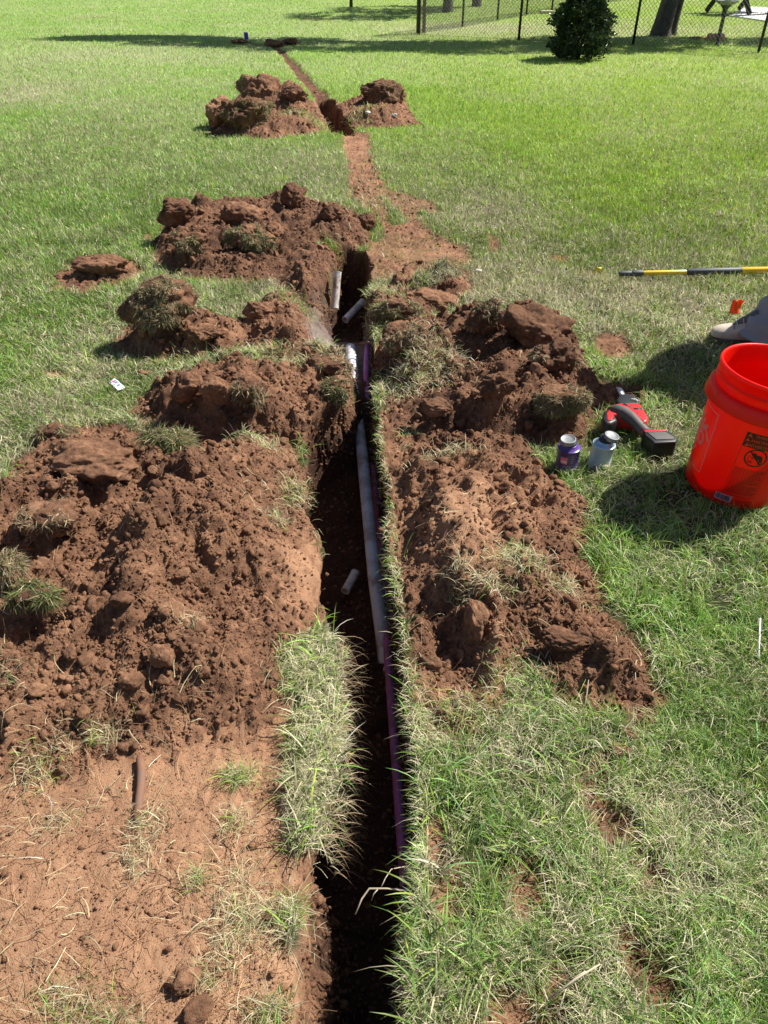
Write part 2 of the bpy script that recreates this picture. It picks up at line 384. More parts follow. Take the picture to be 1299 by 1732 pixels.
gauss(610, 160, 0, .9, .25, .02); gauss(650, 165, .1, .34, .3, .08); gauss(445, 172, .05, .30, .3, .15); gauss(420, 205, .05, .32, .16, .05); gauss(500, 185, .05, .25, .2, .06)
mound *= 1+0*X
PKS = [(250, 1560, 0, .42, .30, .55), (430, 1450, 0, .10, .20, .3), (770, 870, .08, .16, .22, .6), (505, 920, .12, .07, .12, 1.2), (440, 1650, 0, .12, .1, .8), (350, 1300, 0, .14, .05, .5), (810, 900, .1, .14, .12, .8), (835, 1130, .08, .03, .12, .9), (760, 1160, .05, .05, .04, .9), (700, 430, 0, .2, .08, .45), (730, 475, .05, .2, .07, .4), (605, 250, 0, .2, .5, .2)]
for u, v, z, rx, ry, a in PKS:
    p = P(u, v, z); pack = pack+a*np.exp(-(((X-p.x)/rx)**2+((Y-p.y)/ry)**2))
p = P(572, 582, -.10); wet = np.exp(-(((X-p.x)/.17)**2+((Y-p.y)/.36)**2))*1.5*sst(.005, .05, TRI*TRD)
pack = pack-.8*sst(.1, .25, TRI)*(Y < 1.2)-1.1*sst(.3, .9, TRI)*(1-np.clip(wet, 0, 1)); smooth_ = np.clip(pack, 0, 1)  # trench floor near black: moist soil plus shade painted into pack
brk = sst(.0, -.25, fbm(X, Y, 3.2, 4, 48)-.1)*(Y > 3.9)*(best < .1)*(X > -.1)*(Y < 6); soil *= 1-.15*brk
near = sst(14, 9, Y)
soil = np.clip(soil, 0, 1)
inT = np.clip(TRI*3, 0, 1)
soil = np.maximum(soil, sst(.25, .5, TRI))
# relief
w1, i1_ = worley(X+.02*fbm(X, Y, 12, 2, 61), Y+.02*fbm(X, Y, 12, 2, 62), 1/.075, 63); w2, i2_ = worley(X, Y, 1/.032, 64); w3, i3_ = worley(X, Y, 1/.017, 65)
crumb = np.clip(best*1.3, 0, 1)*(1-.75*smooth_); crumb = np.maximum(crumb, .5*soil*(pack < .16)*(TRI < .2)*(Y > 0))
rel = (crumb*(.030*(i1_-.25)*sst(.75, .25, w1)+.017*i2_*sst(.8, .3, w2)+.007*i3_*sst(.8, .3, w3)) + crumb*.026*fbm(X, Y, 18, 6, 70, .62))
flat = soil*(1-np.clip(best*1.3, 0, 1))
rel = rel+flat*(.011*fbm(X, Y, 7, 5, 71)+.006*fbm(X, Y, 60, 4, 72, .6)+.006*np.clip(fbm(X, Y, 11, 4, 76)-.15, 0, 1)*i2_*sst(.8, .3, w2)+.004*(i3_ > .6)*sst(.7, .3, w3)) + (1-soil)*(.014*fbm(X, Y, 5, 4, 73)+.008*fbm(X, Y, 30, 3, 74))
rel = rel*near*(1-.6*wet)+TRI*(.03*fbm(X, Y, 14, 4, 75)+.014*i2_*sst(.8, .3, w2))*(1-.8*np.clip(wet, 0, 1))
Z = rel+mound+.012-soil*.014-TRI*TRD-slot
# slump of crumbs at the foot of the near left wall
dist2 = np.hypot(X, Y)
# push walls and clods sideways so they are ragged, with small overhangs
pts3 = np.stack([X.ravel(), Y.ravel(), Z.ravel()], 1)
sel = ((TRI.ravel() > .01) | (best.ravel() > .05)) & (near.ravel() > .1)
q = pts3[sel]; wall = (4*TRI*(1-TRI)).ravel()[sel]; bb = crumb.ravel()[sel]
amp = .010*bb+.020*wall*np.clip(1, 0, 1)
DX = np.zeros(len(pts3)); DY = np.zeros(len(pts3))
DX[sel] = amp*(fbm3(q, 24, 3, 81)*1.4); DY[sel] = amp*(fbm3(q, 24, 3, 85)*1.4)
XX = X+DX.reshape(SH); YY = Y+DY.reshape(SH)

tU = np.interp(Y, P(650, 1460)[1]+np.array([0, .06]), [0, 1])*np.interp(Y, [P(650, 740)[1], P(650, 690)[1]], [1, 0])
L0 = np.interp(Y, tY, tL); R0 = np.interp(Y, tY, tR)
XX = XX-.085*tU*sst(.02, .25, TRI)*sst(0, 1, np.clip(1.15-(X-L0)/(.7*(R0-L0)), 0, 1))
XX = XX+.02*sst(.02, .3, TRI)*sst(0, 1, np.clip(1.1-(R0-X)/(.4*(R0-L0)), 0, 1))
def hgt(x, y):
    """terrain height at world points"""
    x = np.asarray(x, float); y = np.asarray(y, float)
    j = np.clip(np.searchsorted(gx, x)-1, 0, len(gx)-2); i = np.clip(np.searchsorted(gy, y)-1, 0, len(gy)-2)
    fx = np.clip((x-gx[j])/(gx[j+1]-gx[j]), 0, 1); fy = np.clip((y-gy[i])/(gy[i+1]-gy[i]), 0, 1)
    return (Z[i, j]*(1-fx)+Z[i, j+1]*fx)*(1-fy)+(Z[i+1, j]*(1-fx)+Z[i+1, j+1]*fx)*fy
def samp(A, x, y):
    j = np.clip(np.searchsorted(gx, x), 0, len(gx)-1); i = np.clip(np.searchsorted(gy, y), 0, len(gy)-1); return A[i, j]
def S3(u, v, lift=0.0):
    """where the sight line of a point of the photograph meets the terrain"""
    a, b = (u-U0)/FPX, (V0-v)/FPX
    d = np.array((a, math.cos(PITCH)+b*math.sin(PITCH), -math.sin(PITCH)+b*math.cos(PITCH)))
    t = np.linspace(.8, 60, 12000)**1.0
    pts = np.array([0, 0, CAM_H])+t[:, None]*d
    below = pts[:, 2] < hgt(pts[:, 0], pts[:, 1])+lift
    return Vector(pts[np.argmax(below)])

LEDG = (poly_sd(LEDGE_L, X, Y) > -.01)|(poly_sd(LEDGE_R, X, Y) > -.01)
LEDG = LEDG.astype(float)
# tone of the lawn: dryness 0..1 and brightness
def dry_map(x, y):
    d = .27+.30*fbm(x, y, 1.1, 4, 90)+.50*fbm(x, y, 7, 4, 91)*sst(7, 3, y)
    for u, v, rx, ry, a in ((160, 95, 2.2, 2.5, .35), (20, 160, 1.5, 1.5, .35), (820, 370, .35, .6, .6), (900, 500, .9, .6, .45), (1150, 520, .7, .6, .35),
                            (520, 290, .5, .9, .3), (300, 540, .5, .35, .25), (480, 495, .3, .3, .25), (150, 700, .6, .3, .2), (950, 1450, .4, .5, .12),
                            (560, 1300, .15, .4, .45), (540, 1400, .12, .3, .3), (660, 1000, .1, .9, .2), (1250, 700, .5, .4, .15), (780, 50, 3, 2, .4), (800, 180, 1.5, 1.6, -.2),
                            (1150, 250, 1.5, 2, -.1), (1150, 1050, .25, .3, -.2), (60, 300, 1, 2, -.05), (800, 480, .3, .3, .3), (1100, 55, 4, 1.5, .3)):
        p = P(u, v); d = d+a*np.exp(-(((x-p.x)/rx)**2+((y-p.y)/ry)**2))
    return np.clip(d, 0, 1)
def lawn_color(x, y, dry):
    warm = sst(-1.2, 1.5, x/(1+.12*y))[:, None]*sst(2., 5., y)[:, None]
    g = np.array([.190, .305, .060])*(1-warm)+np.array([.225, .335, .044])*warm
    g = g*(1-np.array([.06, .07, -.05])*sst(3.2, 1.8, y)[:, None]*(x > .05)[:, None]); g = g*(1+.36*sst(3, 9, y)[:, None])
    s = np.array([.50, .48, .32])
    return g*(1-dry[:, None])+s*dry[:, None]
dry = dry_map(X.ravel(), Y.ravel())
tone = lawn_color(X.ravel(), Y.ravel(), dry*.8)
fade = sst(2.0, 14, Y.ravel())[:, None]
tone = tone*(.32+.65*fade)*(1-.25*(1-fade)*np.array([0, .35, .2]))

# split the sheet into the ground and each soil pile
V = np.stack([XX.ravel(), YY.ravel(), Z.ravel()], 1)
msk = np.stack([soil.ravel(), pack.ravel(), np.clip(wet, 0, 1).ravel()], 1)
ny, nx = SH; I = np.arange(ny*nx).reshape(SH)
F = np.stack([I[:-1, :-1], I[:-1, 1:], I[1:, 1:], I[1:, :-1]], -1).reshape(-1, 4)
fp = pid[:-1, :-1].ravel()
def piece(name, sel, label=None, cat=None, kind=None, group=None):
    f = F[sel]; used = np.unique(f); remap = np.zeros(len(V), np.int64); remap[used] = np.arange(len(used))
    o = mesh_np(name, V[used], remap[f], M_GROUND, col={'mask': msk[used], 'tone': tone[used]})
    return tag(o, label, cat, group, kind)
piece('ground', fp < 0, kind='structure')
PL = {'near_left': 'broad crumbly red-brown soil pile left of the trench, largest of the piles',
      'row_left': 'soil pile topped by a green turf strip at the narrow trench neck',
      'row_left_far': 'low bank of soil and upturned turf between the muddy pit and the white tag',
      'heap_mid': 'dark clumpy soil heap at the head of the pit, behind the upright white pipe stub',
      'low_left': 'small flat spread of reddish soil alone on the lawn, carrying one slab of earth',
      'heap_far_left': 'far peaked soil heap left of the slit trench, taller of the far two',
      'heap_far_right': 'far soil heap with one round lump right of the slit trench',
      'near_right': 'long low pile of reddish soil between the trench and the two small cans',
      'heap_right': 'dark rooty soil heap beside the red saw and right of the pipe ends',
      'low_right': 'small smooth-topped soil bank overhanging the muddy pit on its right'}
for k, p_ in enumerate(PILES):
    piece('soil_pile', fp == k, PL[p_[0]], 'soil pile', group='piles of dug earth along the trench')

# ------------------------------------------------------------------ blades
def blades(name, x, y, z, h, w, lean_az, lean, col, segs=2, mat_=None, parent=None, droop=1.0, up=None, kind='stuff'):
    """numpy grass: each blade a tapered bent strip"""
    n = len(x); fa = RNG.uniform(0, 2*np.pi, n)
    sx, sy = np.cos(fa)*w*.5, np.sin(fa)*w*.5; dx, dy = np.cos(lean_az), np.sin(lean_az)
    ts = np.linspace(0, 1, segs+1); rows = []
    for t in ts:
        a = lean*(.35+.65*t*droop)                       # angle from vertical grows along the blade
        ho = h*t*np.sin(a); ve = h*t*np.cos(a)
        c = np.stack([x+dx*ho, y+dy*ho, z+ve], 1)
        if t < 1:
            k = (1-t**1.6*.75); s = np.stack([sx*k, sy*k, np.zeros(n)], 1); rows += [c-s, c+s]
        else: rows.append(c)
    m = 2*segs+1; V = np.stack(rows, 1).reshape(-1, 3); b = np.arange(n)*m
    qs = [np.stack([b+2*i, b+2*i+1, b+2*i+3, b+2*i+2], 1) for i in range(segs-1)]
    tr = np.stack([b+2*segs-2, b+2*segs-1, b+2*segs], 1)
    c = np.repeat(col, m, 0)
    o = mesh_np(name, V, [np.concatenate(qs), tr] if qs else [tr], mat_ or M_GRASS, parent, col={'col': c})
    if kind: o['kind'] = kind
    return o
def blade_colors(x, y, dry, n, jit=.3):
    st = RNG.random(n) < dry
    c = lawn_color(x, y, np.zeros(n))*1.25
    c *= np.exp(RNG.normal(0, jit, n))[:, None]; c[:, 0] *= RNG.uniform(.75, 1.3, n); c[:, 2] *= RNG.uniform(.6, 1.5, n)
    s = np.array([.58, .53, .34])*np.exp(RNG.normal(0, .24, n))[:, None]
    br = np.exp(.38*fbm(x, y, 5, 3, 93)*sst(12, 5, y)+.18*fbm(x, y, .9, 3, 94))[:, None]; c = c*br; s = s*br
    return np.where(st[:, None], s, c).clip(0, .8)
def scatter(n, y0, y1, p, margin=1.32):
    """points over the lawn, thinning with distance"""
    u = RNG.random(n); a, b = (y0+.5)**(1-p), (y1+.5)**(1-p)
    y = (a+(b-a)*u)**(1/(1-p))-.5
    dep = y*math.cos(PITCH)+CAM_H*math.sin(PITCH)
    x = RNG.uniform(-1, 1, n)*(dep*.52*1.2+.42); return x, y
x, y = scatter(1180000, .2, 34, 1.12)
so = samp(soil, x, y); tt = samp(TRI, x, y); hh = samp(slot, x, y)
clump = .5+.5*vn2(x*22, y*22, 7); thin = sst(2.7, 1.9, np.hypot(y, CAM_H))
te = samp(TRE, x, y); pat = fbm(x, y, 13, 3, 77)
keep = (RNG.random(len(x)) > so*1.15-.05) & (tt < .3) & (hh < .04) & (RNG.random(len(x)) < (.5+.6*clump)*(1-.42*thin*(x > 0))) & ((te < -.012) | (y > 5)) & ((y > 2.4) | (pat > -.25) | (x < -.3))
x, y = x[keep], y[keep]; n = len(x); d = np.hypot(y, CAM_H); dr = dry_map(x, y)
edge = samp(TRE, x, y)
hgt_b = (.030+.028*RNG.random(n)**1.5)*(1+.35*clump[keep])*(1-.12*np.clip(d-2, 0, 6)/6)
nearf = sst(2.6, 1.2, d); hgt_b *= 1+.35*nearf; hgt_b *= np.where(samp(LEDG, x, y) > .5, .5+.35*clump[keep], 1)
wid = .0020*(d/1.6)**.62*RNG.uniform(.7, 1.3, n)
az = RNG.uniform(0, 2*np.pi, n)+0; az = np.where(RNG.random(n) < .35, 2*np.pi*vn2(x*14, y*14, 8), az)
lean = np.abs(RNG.normal(.85, .42, n))*np.where(d > 4, .75, 1.15); lean = lean.clip(.1, 1.7)
col = blade_colors(x, y, dr*.85, n)
fardark = np.ones(n)
z = hgt(x, y)
nm_ = d < 2.7
for i, (m, sg, lb) in enumerate(((nm_, 3, 0), (~nm_, 2, 0))):
    o = blades('grass', x[m], y[m], z[m]-.004, hgt_b[m], wid[m], az[m], lean[m], col[m], sg)
# long coarse blades near the camera
x, y = scatter(32000, .25, 3.2, 1.5); so = samp(soil, x, y); tt = samp(TRI, x, y)
keep = (so < .4) & (tt < .2) & (vn2(x*7, y*7, 12) > -.1); x, y = x[keep], y[keep]; n = len(x)
az = RNG.uniform(0, 2*np.pi, n)
blades('grass', x, y, hgt(x, y)+.0, RNG.uniform(.04, .105, n), RNG.uniform(.0026, .0050, n), az, RNG.uniform(.7, 1.5, n),
       blade_colors(x, y, dry_map(x, y)*.45, n, .35), 4)
# thatch: short pale stems lying flat between the green blades
x, y = scatter(200000, .2, 8, 1.5); so = samp(soil, x, y); tt = samp(TRI, x, y)
keep = (RNG.random(len(x)) > so*1.1) & (tt < .3) & (RNG.random(len(x)) < .15+dry_map(x, y)*1.1); x, y = x[keep], y[keep]; n = len(x)
blades('thatch', x, y, hgt(x, y)+.004+.018*RNG.random(n), RNG.uniform(.02, .05, n), .0013*(np.hypot(y, 1.45)/1.6)**.7*RNG.uniform(.7, 1.4, n), RNG.uniform(0, 6.28, n),
       RNG.uniform(1.2, 1.6, n), np.array([.54, .49, .32])*np.exp(RNG.normal(0, .3, n))[:, None], 2, M_STRAW)
# fringe of pale blades and roots hanging over the lips of the trench
def fringe(n, poly, side, dryness, hmin=.04, hmax=.10):
    xs = [p[0] for p in poly]; ys = [p[1] for p in poly]
    x = RNG.uniform(min(xs)-.02, max(xs)+.02, n); y = RNG.uniform(min(ys), max(ys), n)
    k = (poly_sd(poly, x, y) > -.012) & (samp(TRI, x, y) < .6); x, y = x[k], y[k]; m = len(x)
    az = RNG.normal(0 if side > 0 else np.pi, .9, m)
    blades('grass', x, y, hgt(x, y), RNG.uniform(hmin, hmax, m), RNG.uniform(.0014, .0028, m), az, RNG.uniform(.7, 1.75, m),
           blade_colors(x, y, np.full(m, dryness), m, .3), 4)
fringe(5500, LEDGE_L, 1, .78, .012, .038); fringe(10000, LEDGE_R, -1, .6, .014, .04)
fringe(2600, W([(692,1330),(715,1330),(718,1732),(692,1732)]), -1, .5, .02, .05)

# ------------------------------------------------------------------ crumbs of soil
def ico(sub_):
    bm = bmesh.new(); bmesh.ops.create_icosphere(bm, subdivisions=sub_, radius=1)
    v = np.array([q.co[:] for q in bm.verts]); f = np.array([[q.index for q in t.verts] for t in bm.faces]); bm.free(); return v, f
def rots(n):
    q = RNG.normal(size=(n, 4)); q /= np.linalg.norm(q, axis=1)[:, None]; w_, a, b, c = q.T
    return np.stack([1-2*(b*b+c*c), 2*(a*b-c*w_), 2*(a*c+b*w_), 2*(a*b+c*w_), 1-2*(a*a+c*c), 2*(b*c-a*w_), 2*(a*c-b*w_), 2*(b*c+a*w_), 1-2*(a*a+b*b)], 1).reshape(n, 3, 3)
def chop(v, seed, k=11, c0=.5, c1=.92):
    rg = np.random.default_rng(seed); N = rg.normal(size=(k, 3)); N /= np.linalg.norm(N, axis=1)[:, None]; c = rg.uniform(c0, c1, k)
    u = v/np.linalg.norm(v, axis=1)[:, None]; r_ = np.minimum(1, (c[None]/np.maximum(u @ N.T, .05)).min(1)); return u*r_[:, None]
def crumbs(name, x, y, z, s, level, mat_):
    v0, f0 = ico(level); Vs, Fs, off = [], [], 0; n = len(x); var = RNG.integers(0, 5, n)
    for k in range(5):
        v = chop(v0, 200+k)*(1+.30*fbm3(v0+k*7.7, 1.7, 3, 100+k)[:, None])*1.25; v = v*np.array([1, .85, .7])
        i = np.where(var == k)[0]; m = len(i)
        if not m: continue
        p = np.einsum('nij,vj->nvi', rots(m), v)*s[i][:, None, None]+np.stack([x[i], y[i], z[i]], 1)[:, None, :]
        Vs.append(p.reshape(-1, 3)); Fs.append((f0[None]+(np.arange(m)*len(v0))[:, None, None]).reshape(-1, 3)+off); off += m*len(v0)
    o = mesh_np(name, np.concatenate(Vs), np.concatenate(Fs), mat_); o['kind'] = 'stuff'; return o
x, y = scatter(340000, .2, 11, 1.5); so = samp(soil, x, y); cr = samp(crumb, x, y); pk = samp(smooth_, x, y); cl = vn2(x*6, y*6, 15)
keep = (so > .6) & (RNG.random(len(x)) < (.18+.9*cr)*(1-.75*pk)*(.75+.6*cl)) & (samp(wet, x, y) < .35) & (samp(TRI, x, y) < .03); x, y = x[keep], y[keep]; n = len(x)
s = .0021*np.exp(RNG.normal(.1, .58, n))*(.75+.25*np.hypot(y, 1.45)/1.6); s = s.clip(.0018, .022)
big = s > .0062
pal = (samp(smooth_, x, y) > .3)
for sm, lv, fl in ((~big, 1, .2), (big, 2, .1)):
    for sel_, mm_ in ((pal, M_CLOD_LT), (~pal, M_CLOD)):
        k = sm & sel_; crumbs('soil_crumbs', x[k], y[k], hgt(x[k], y[k])+s[k]*fl, s[k], lv, mm_)
x, y = scatter(3000, .25, 9, 1.3); so = samp(soil, x, y); cr = samp(crumb, x, y)
keep = (so > .7) & (samp(TRI, x, y) < .03) & (RNG.random(len(x)) < cr*1.2) & (samp(wet, x, y) < .3); x, y = x[keep], y[keep]; n = len(x)
s = (.009+.012*RNG.random(n)**2.2)*(.8+.2*np.hypot(y, 1.45)/1.6)
crumbs('soil_crumbs', x, y, hgt(x, y)+s*.1, s, 3, M_CLOD)
# fine grit on the packed soil near the camera
x, y = scatter(150000, .2, 2.6, 1.5); k = (samp(soil, x, y) > .6) & (samp(TRI, x, y) < .03) & (RNG.random(len(x)) < .35+.6*fbm(x, y, 9, 3, 58)); x, y = x[k], y[k]; n = len(x)
s = (.00125*np.exp(RNG.normal(0, .42, n))).clip(.0007, .004)
crumbs('soil_crumbs', x, y, hgt(x, y)+s*.3, s, 1, M_CLOD_LT)
# crumbs clinging to the trench walls and steep pile sides
tf = F[((TRI[:-1, :-1] > .02) & (soil[:-1, :-1] > .4)).ravel() | ((best[:-1, :-1] > .1).ravel() & (near[:-1, :-1] > .2).ravel())]
A_, B_, C_ = V[tf[:, 0]], V[tf[:, 1]], V[tf[:, 3]]; ar = np.linalg.norm(np.cross(B_-A_, C_-A_), axis=1); ar *= (samp(wet, A_[:, 0], A_[:, 1]) < .5)/np.maximum(1+A_[:, 1], .5)**.8*(A_[:, 1] > .1)
i = RNG.choice(len(tf), 42000, p=ar/ar.sum()); p_ = A_[i]+(B_-A_)[i]*RNG.random((42000, 1))+(C_-A_)[i]*RNG.random((42000, 1))
s = (.0028*np.exp(RNG.normal(.3, .55, len(p_)))).clip(.002, .014)
crumbs('soil_crumbs', p_[:, 0], p_[:, 1], p_[:, 2], s, 1, M_CLOD)
# crumbs on the lawn around the piles
x, y = scatter(16000, .25, 8, 1.5); so = samp(soil, x, y)
keep = (so < .3) & (fbm(x, y, 3, 2, 44) > .2); x, y = x[keep], y[keep]; n = len(x)
crumbs('soil_crumbs', x, y, hgt(x, y)+.012, RNG.uniform(.003, .009, n), 1, M_CLOD)

# ------------------------------------------------------------------ dead stems and roots on the soil
def stems(name, n, y1, wmin, wmax, lmin, lmax, base, cond, p=1.5, lift=.004, jit=.35):
    x, y = scatter(n, .2, y1, p); k = cond(x, y); x, y = x[k], y[k]; n = len(x)
    L = RNG.uniform(lmin, lmax, n); az = RNG.uniform(0, 2*np.pi, n); kx = RNG.normal(0, .75, n); rise = RNG.uniform(-.1, .5, n)*L*.35
    m = 6; rows = []; w_ = RNG.uniform(wmin, wmax, n)*(.7+.3*np.hypot(y, 1.45)/1.6)
    px, py = x.copy(), y.copy()
    for i in range(m):
        t = i/(m-1); a = az+kx*t
        if i: px = px+np.cos(a)*L/(m-1); py = py+np.sin(a)*L/(m-1)
        zz = np.maximum(hgt(px, py), hgt(x, y)-.03)+lift+rise*4*t*(1-t)+.003; s = (w_*(1-.6*t))
        nx_, ny_ = -np.sin(a)*s*.5, np.cos(a)*s*.5
        rows += [np.stack([px-nx_, py-ny_, zz], 1), np.stack([px+nx_, py+ny_, zz+s*.4], 1)]
    V = np.stack(rows, 1).reshape(-1, 3); b = np.arange(n)*2*m
    F = np.concatenate([np.stack([b+2*i, b+2*i+1, b+2*i+3, b+2*i+2], 1) for i in range(m-1)])
    c = np.repeat(np.array(base)*np.exp(RNG.normal(0, jit, n))[:, None], 2*m, 0)
    o = mesh_np(name, V, F, M_STRAW, col={'col': c.clip(0, .8)}); o['kind'] = 'stuff'; return o
stems('dead_grass', 6500, 6, .0009, .0020, .02, .075, (.48, .40, .24), lambda x, y: (samp(soil, x, y) > .5) & (fbm(x, y, 3.5, 3, 50) > .12) & (samp(TRI, x, y) < .2))
def root_fringe(poly, n):
    xs = [p[0] for p in poly]; ys = [p[1] for p in poly]; x = RNG.uniform(min(xs), max(xs)+.04, n*14); y = RNG.uniform(min(ys), max(ys), n*14); te = samp(TRE, x, y)
    k = (te > -.004) & (te < .02); x, y = x[k][:n], y[k][:n]; m = len(x); az = RNG.normal(0, .7, m)
    blades('roots', x, y, hgt(x, y)+.004, RNG.uniform(.03, .085, m), RNG.uniform(.0006, .0013, m), az, RNG.uniform(1.2, 2.3, m), np.array([.46, .33, .20])*np.exp(RNG.normal(0, .35, m))[:, None], 5, M_STRAW)
root_fringe(W([(560,1090),(620,1090),(625,1440),(540,1440)]), 420)
stems('roots', 8000, 6, .0007, .0014, .02, .08, (.30, .17, .09), lambda x, y: (samp(soil, x, y) > .5) & (samp(TRI, x, y) < .05))
# matted tufts of dead grass left on the bare soil
xs, ys, ds = [], [], []
for u, v, rx, ry, n_t, g_ in ((405, 1302, .035, .02, 260, .5), (395, 1385, .03, .04, 120, .15), (335, 1475, .02, .02, 90, .3), (400, 1500, .05, .06, 240, .1), (420, 1545, .05, .04, 240, .1), (490, 1535, .03, .03, 260, .35),
        (380, 1610, .03, .05, 120, .1), (340, 1640, .03, .02, 90, .2), (110, 1690, .06, .04, 220, .3), (180, 1720, .06, .03, 200, .3), (455, 1700, .04, .02, 260, .35), (250, 1380, .05, .05, 140, .05), (230, 1440, .04, .05, 120, .05),
        (90, 1380, .06, .04, 120, .1), (60, 1290, .05, .05, 200, .3), (330, 1090, .03, .03, 60, .0), (170, 1240, .05, .03, 130, .2), (600, 1050, .02, .03, 0, .2), (870, 990, .08, .06, 420, .3), (820, 1035, .08, .03, 300, .15), (950, 1010, .06, .05, 200, .2),
        (880, 1150, .07, .05, 420, .45), (770, 1010, .03, .03, 80, .1), (440, 770, .08, .05, 260, .25), (500, 830, .05, .08, 300, .3), (470, 890, .03, .06, 160, .3), (560, 620, .1, .05, 420, .25), (480, 640, .1, .05, 400, .3),
        (480, 515, .15, .12, 900, .45), (440, 625, .12, .05, 420, .4), (690, 650, .12, .12, 900, .15), (740, 640, .1, .1, 500, .1), (760, 800, .1, .04, 200, .1), (650, 540, .12, .1, 500, .4), (640, 500, .15, .08, 600, .4), (565, 422, .06, .04, 240, .95),
        (300, 610, .2, .05, 600, .5), (130, 700, .15, .08, 400, .4), (640, 300, .2, .5, 200, .3), (600, 340, .3, .2, 500, .2), (800, 1200, .1, .04, 400, .5), (700, 1200, .04, .08, 300, .2), (590, 205, .3, .3, 400, .5), (520, 210, .3, .15, 400, .5), (500, 1150, .05, .04, 200, .3), (30, 1180, .05, .04, 80, .1)):
    q_ = P(u, v, .03); xs.append(RNG.normal(q_.x, rx*.6, n_t)); ys.append(RNG.normal(q_.y, ry*.6, n_t)); ds.append(np.full(n_t, 1-g_))
x, y, ds = np.concatenate(xs), np.concatenate(ys), np.concatenate(ds); k = (samp(TRI, x, y) < .4); x, y, ds = x[k], y[k], ds[k]; n = len(x)
blades('dead_grass', x, y, hgt(x, y)+.002+.006*RNG.random(n), RNG.uniform(.018, .05, n)*(1+.1*y), RNG.uniform(.0012, .0024, n)*(.7+.25*y), RNG.uniform(0, 6.28, n), RNG.uniform(.8, 1.65, n), blade_colors(x, y, ds, n, .3)*np.array([1, .97, .95]), 3)
# ------------------------------------------------------------------ clods and sods (each a thing)
def clod_mesh(seed, dims, level=5, rough=1.0, slab=0):
    v, f = ico(level)
    if slab:   # flatten towards a broken slab with blunt edges
        v = np.sign(v)*np.abs(v)**slab; v /= np.abs(v).max()
    big = fbm3(v+seed*3.1, 1.1, 2, seed); mid = fbm3(v+seed*5.3, 3.2, 4, seed+50, .6)
    rid = 1-np.abs(fbm3(v+seed, 2.1, 3, seed+80))*2
    v = (v*.45+.62*chop(v, seed, 14, .55, .95)*np.linalg.norm(v, axis=1)[:, None])
    v = v*(1+.42*big+.24*rough*mid+.12*rough*(rid-.6))[:, None]
    fine = fbm3(v*1.0+seed, 11, 3, seed+90, .65); v = v*(1+.085*rough*fine)[:, None]
    return v*np.array(dims)*.5, f
def on_surface_blades(v, f, n, cond, hmin, hmax, dryness, parent, kind=None, wmul=1., hang=.5, seedc=0):
    tri = v[f]; nrm = np.cross(tri[:, 1]-tri[:, 0], tri[:, 2]-tri[:, 0]); ar = np.linalg.norm(nrm, axis=1); nrm /= ar[:, None]+1e-12
    w = ar*cond(tri.mean(1), nrm)
    if w.sum() <= 0: return
    i = RNG.choice(len(f), n, p=w/w.sum()); r1, r2 = RNG.random(n)**.5, RNG.random(n)
    p = tri[i, 0]*(1-r1)[:, None]+tri[i, 1]*(r1*(1-r2))[:, None]+tri[i, 2]*(r1*r2)[:, None]; N = nrm[i]
    h = RNG.uniform(hmin, hmax, n)*RNG.uniform(.6, 1.1, n); T_ = np.cross(N, RNG.normal(size=(n, 3))); d = N*RNG.uniform(.05, .5, n)[:, None]+T_; d[:, 2] -= hang*.3; d /= np.linalg.norm(d, axis=1)[:, None]
    s = np.cross(d, RNG.normal(size=(n, 3))); s /= np.linalg.norm(s, axis=1)[:, None]; s *= (RNG.uniform(.0010, .0021, n)*wmul*.5)[:, None]
    dz = np.zeros((n, 3)); dz[:, 2] = -hang*h*.5; rows = []
    for t in (0, .4, .75):
        c = p+d*(h*t)[:, None]+dz*t*t; rows += [c-s*(1-.6*t), c+s*(1-.6*t)]
    rows.append(p+d*h[:, None]+dz); V = np.stack(rows, 1).reshape(-1, 3); b = np.arange(n)*7
    Q = np.concatenate([np.stack([b+2*k, b+2*k+1, b+2*k+3, b+2*k+2], 1) for k in (0, 1)])
    st = RNG.random(n) < dryness; g = np.array([.15, .21, .06])*np.exp(RNG.normal(0, .35, n))[:, None]
    c = np.where(st[:, None], np.array([.34, .27, .16])*np.exp(RNG.normal(0, .4, n))[:, None], g).clip(0, .8)
    o = mesh_np('grass', V, [Q, np.stack([b+4, b+5, b+6], 1)], M_GRASS, parent, col={'col': np.repeat(c, 7, 0)}); return o
def clod(u, v, dims, label, mat_=None, turf=None, rz=0, tilt=(0, 0), seed=1, sink=.3, slab=0, rough=1., group='large clods lying on the piles'):
    p = S3(u, v); wv, f = clod_mesh(seed, dims, 5 if max(dims) > .07 else 4, rough, slab)
    M = np.array(Matrix.Rotation(rz, 3, 'Z') @ Matrix.Rotation(tilt[0], 3, 'X') @ Matrix.Rotation(tilt[1], 3, 'Y')); wv = wv @ M.T
    zlo = wv[:, 2].min()
    o = mesh_np('turf_clod' if turf else 'dirt_clod', wv, f, mat_ or M_CLOD)
    o.location = (p.x, p.y+dims[1]*.35, hgt([p.x], [p.y+dims[1]*.35])[0]-zlo*(1-sink*1.0)-abs(zlo)*.15)
    tag(o, label, 'turf clod' if turf else 'dirt clod', group)
    if turf:
        side, n, dryness, hmax = turf; n = int(n*1.7); hmax *= .8; sv = np.array(side)/np.linalg.norm(side)
        on_surface_blades(wv, f, n, lambda c, N: np.clip(N @ sv-.05, 0, 1)**.6*sst(-.12, .18, fbm3(c, 2.2/max(dims), 3, seed+7)), .012, hmax, dryness, o, wmul=1+.25*p.y)
    return o
UPL, UP, DNL, FR = (-.6, -.5, .5), (0, 0, 1), (-.5, -.8, .1), (0, -1, .2)
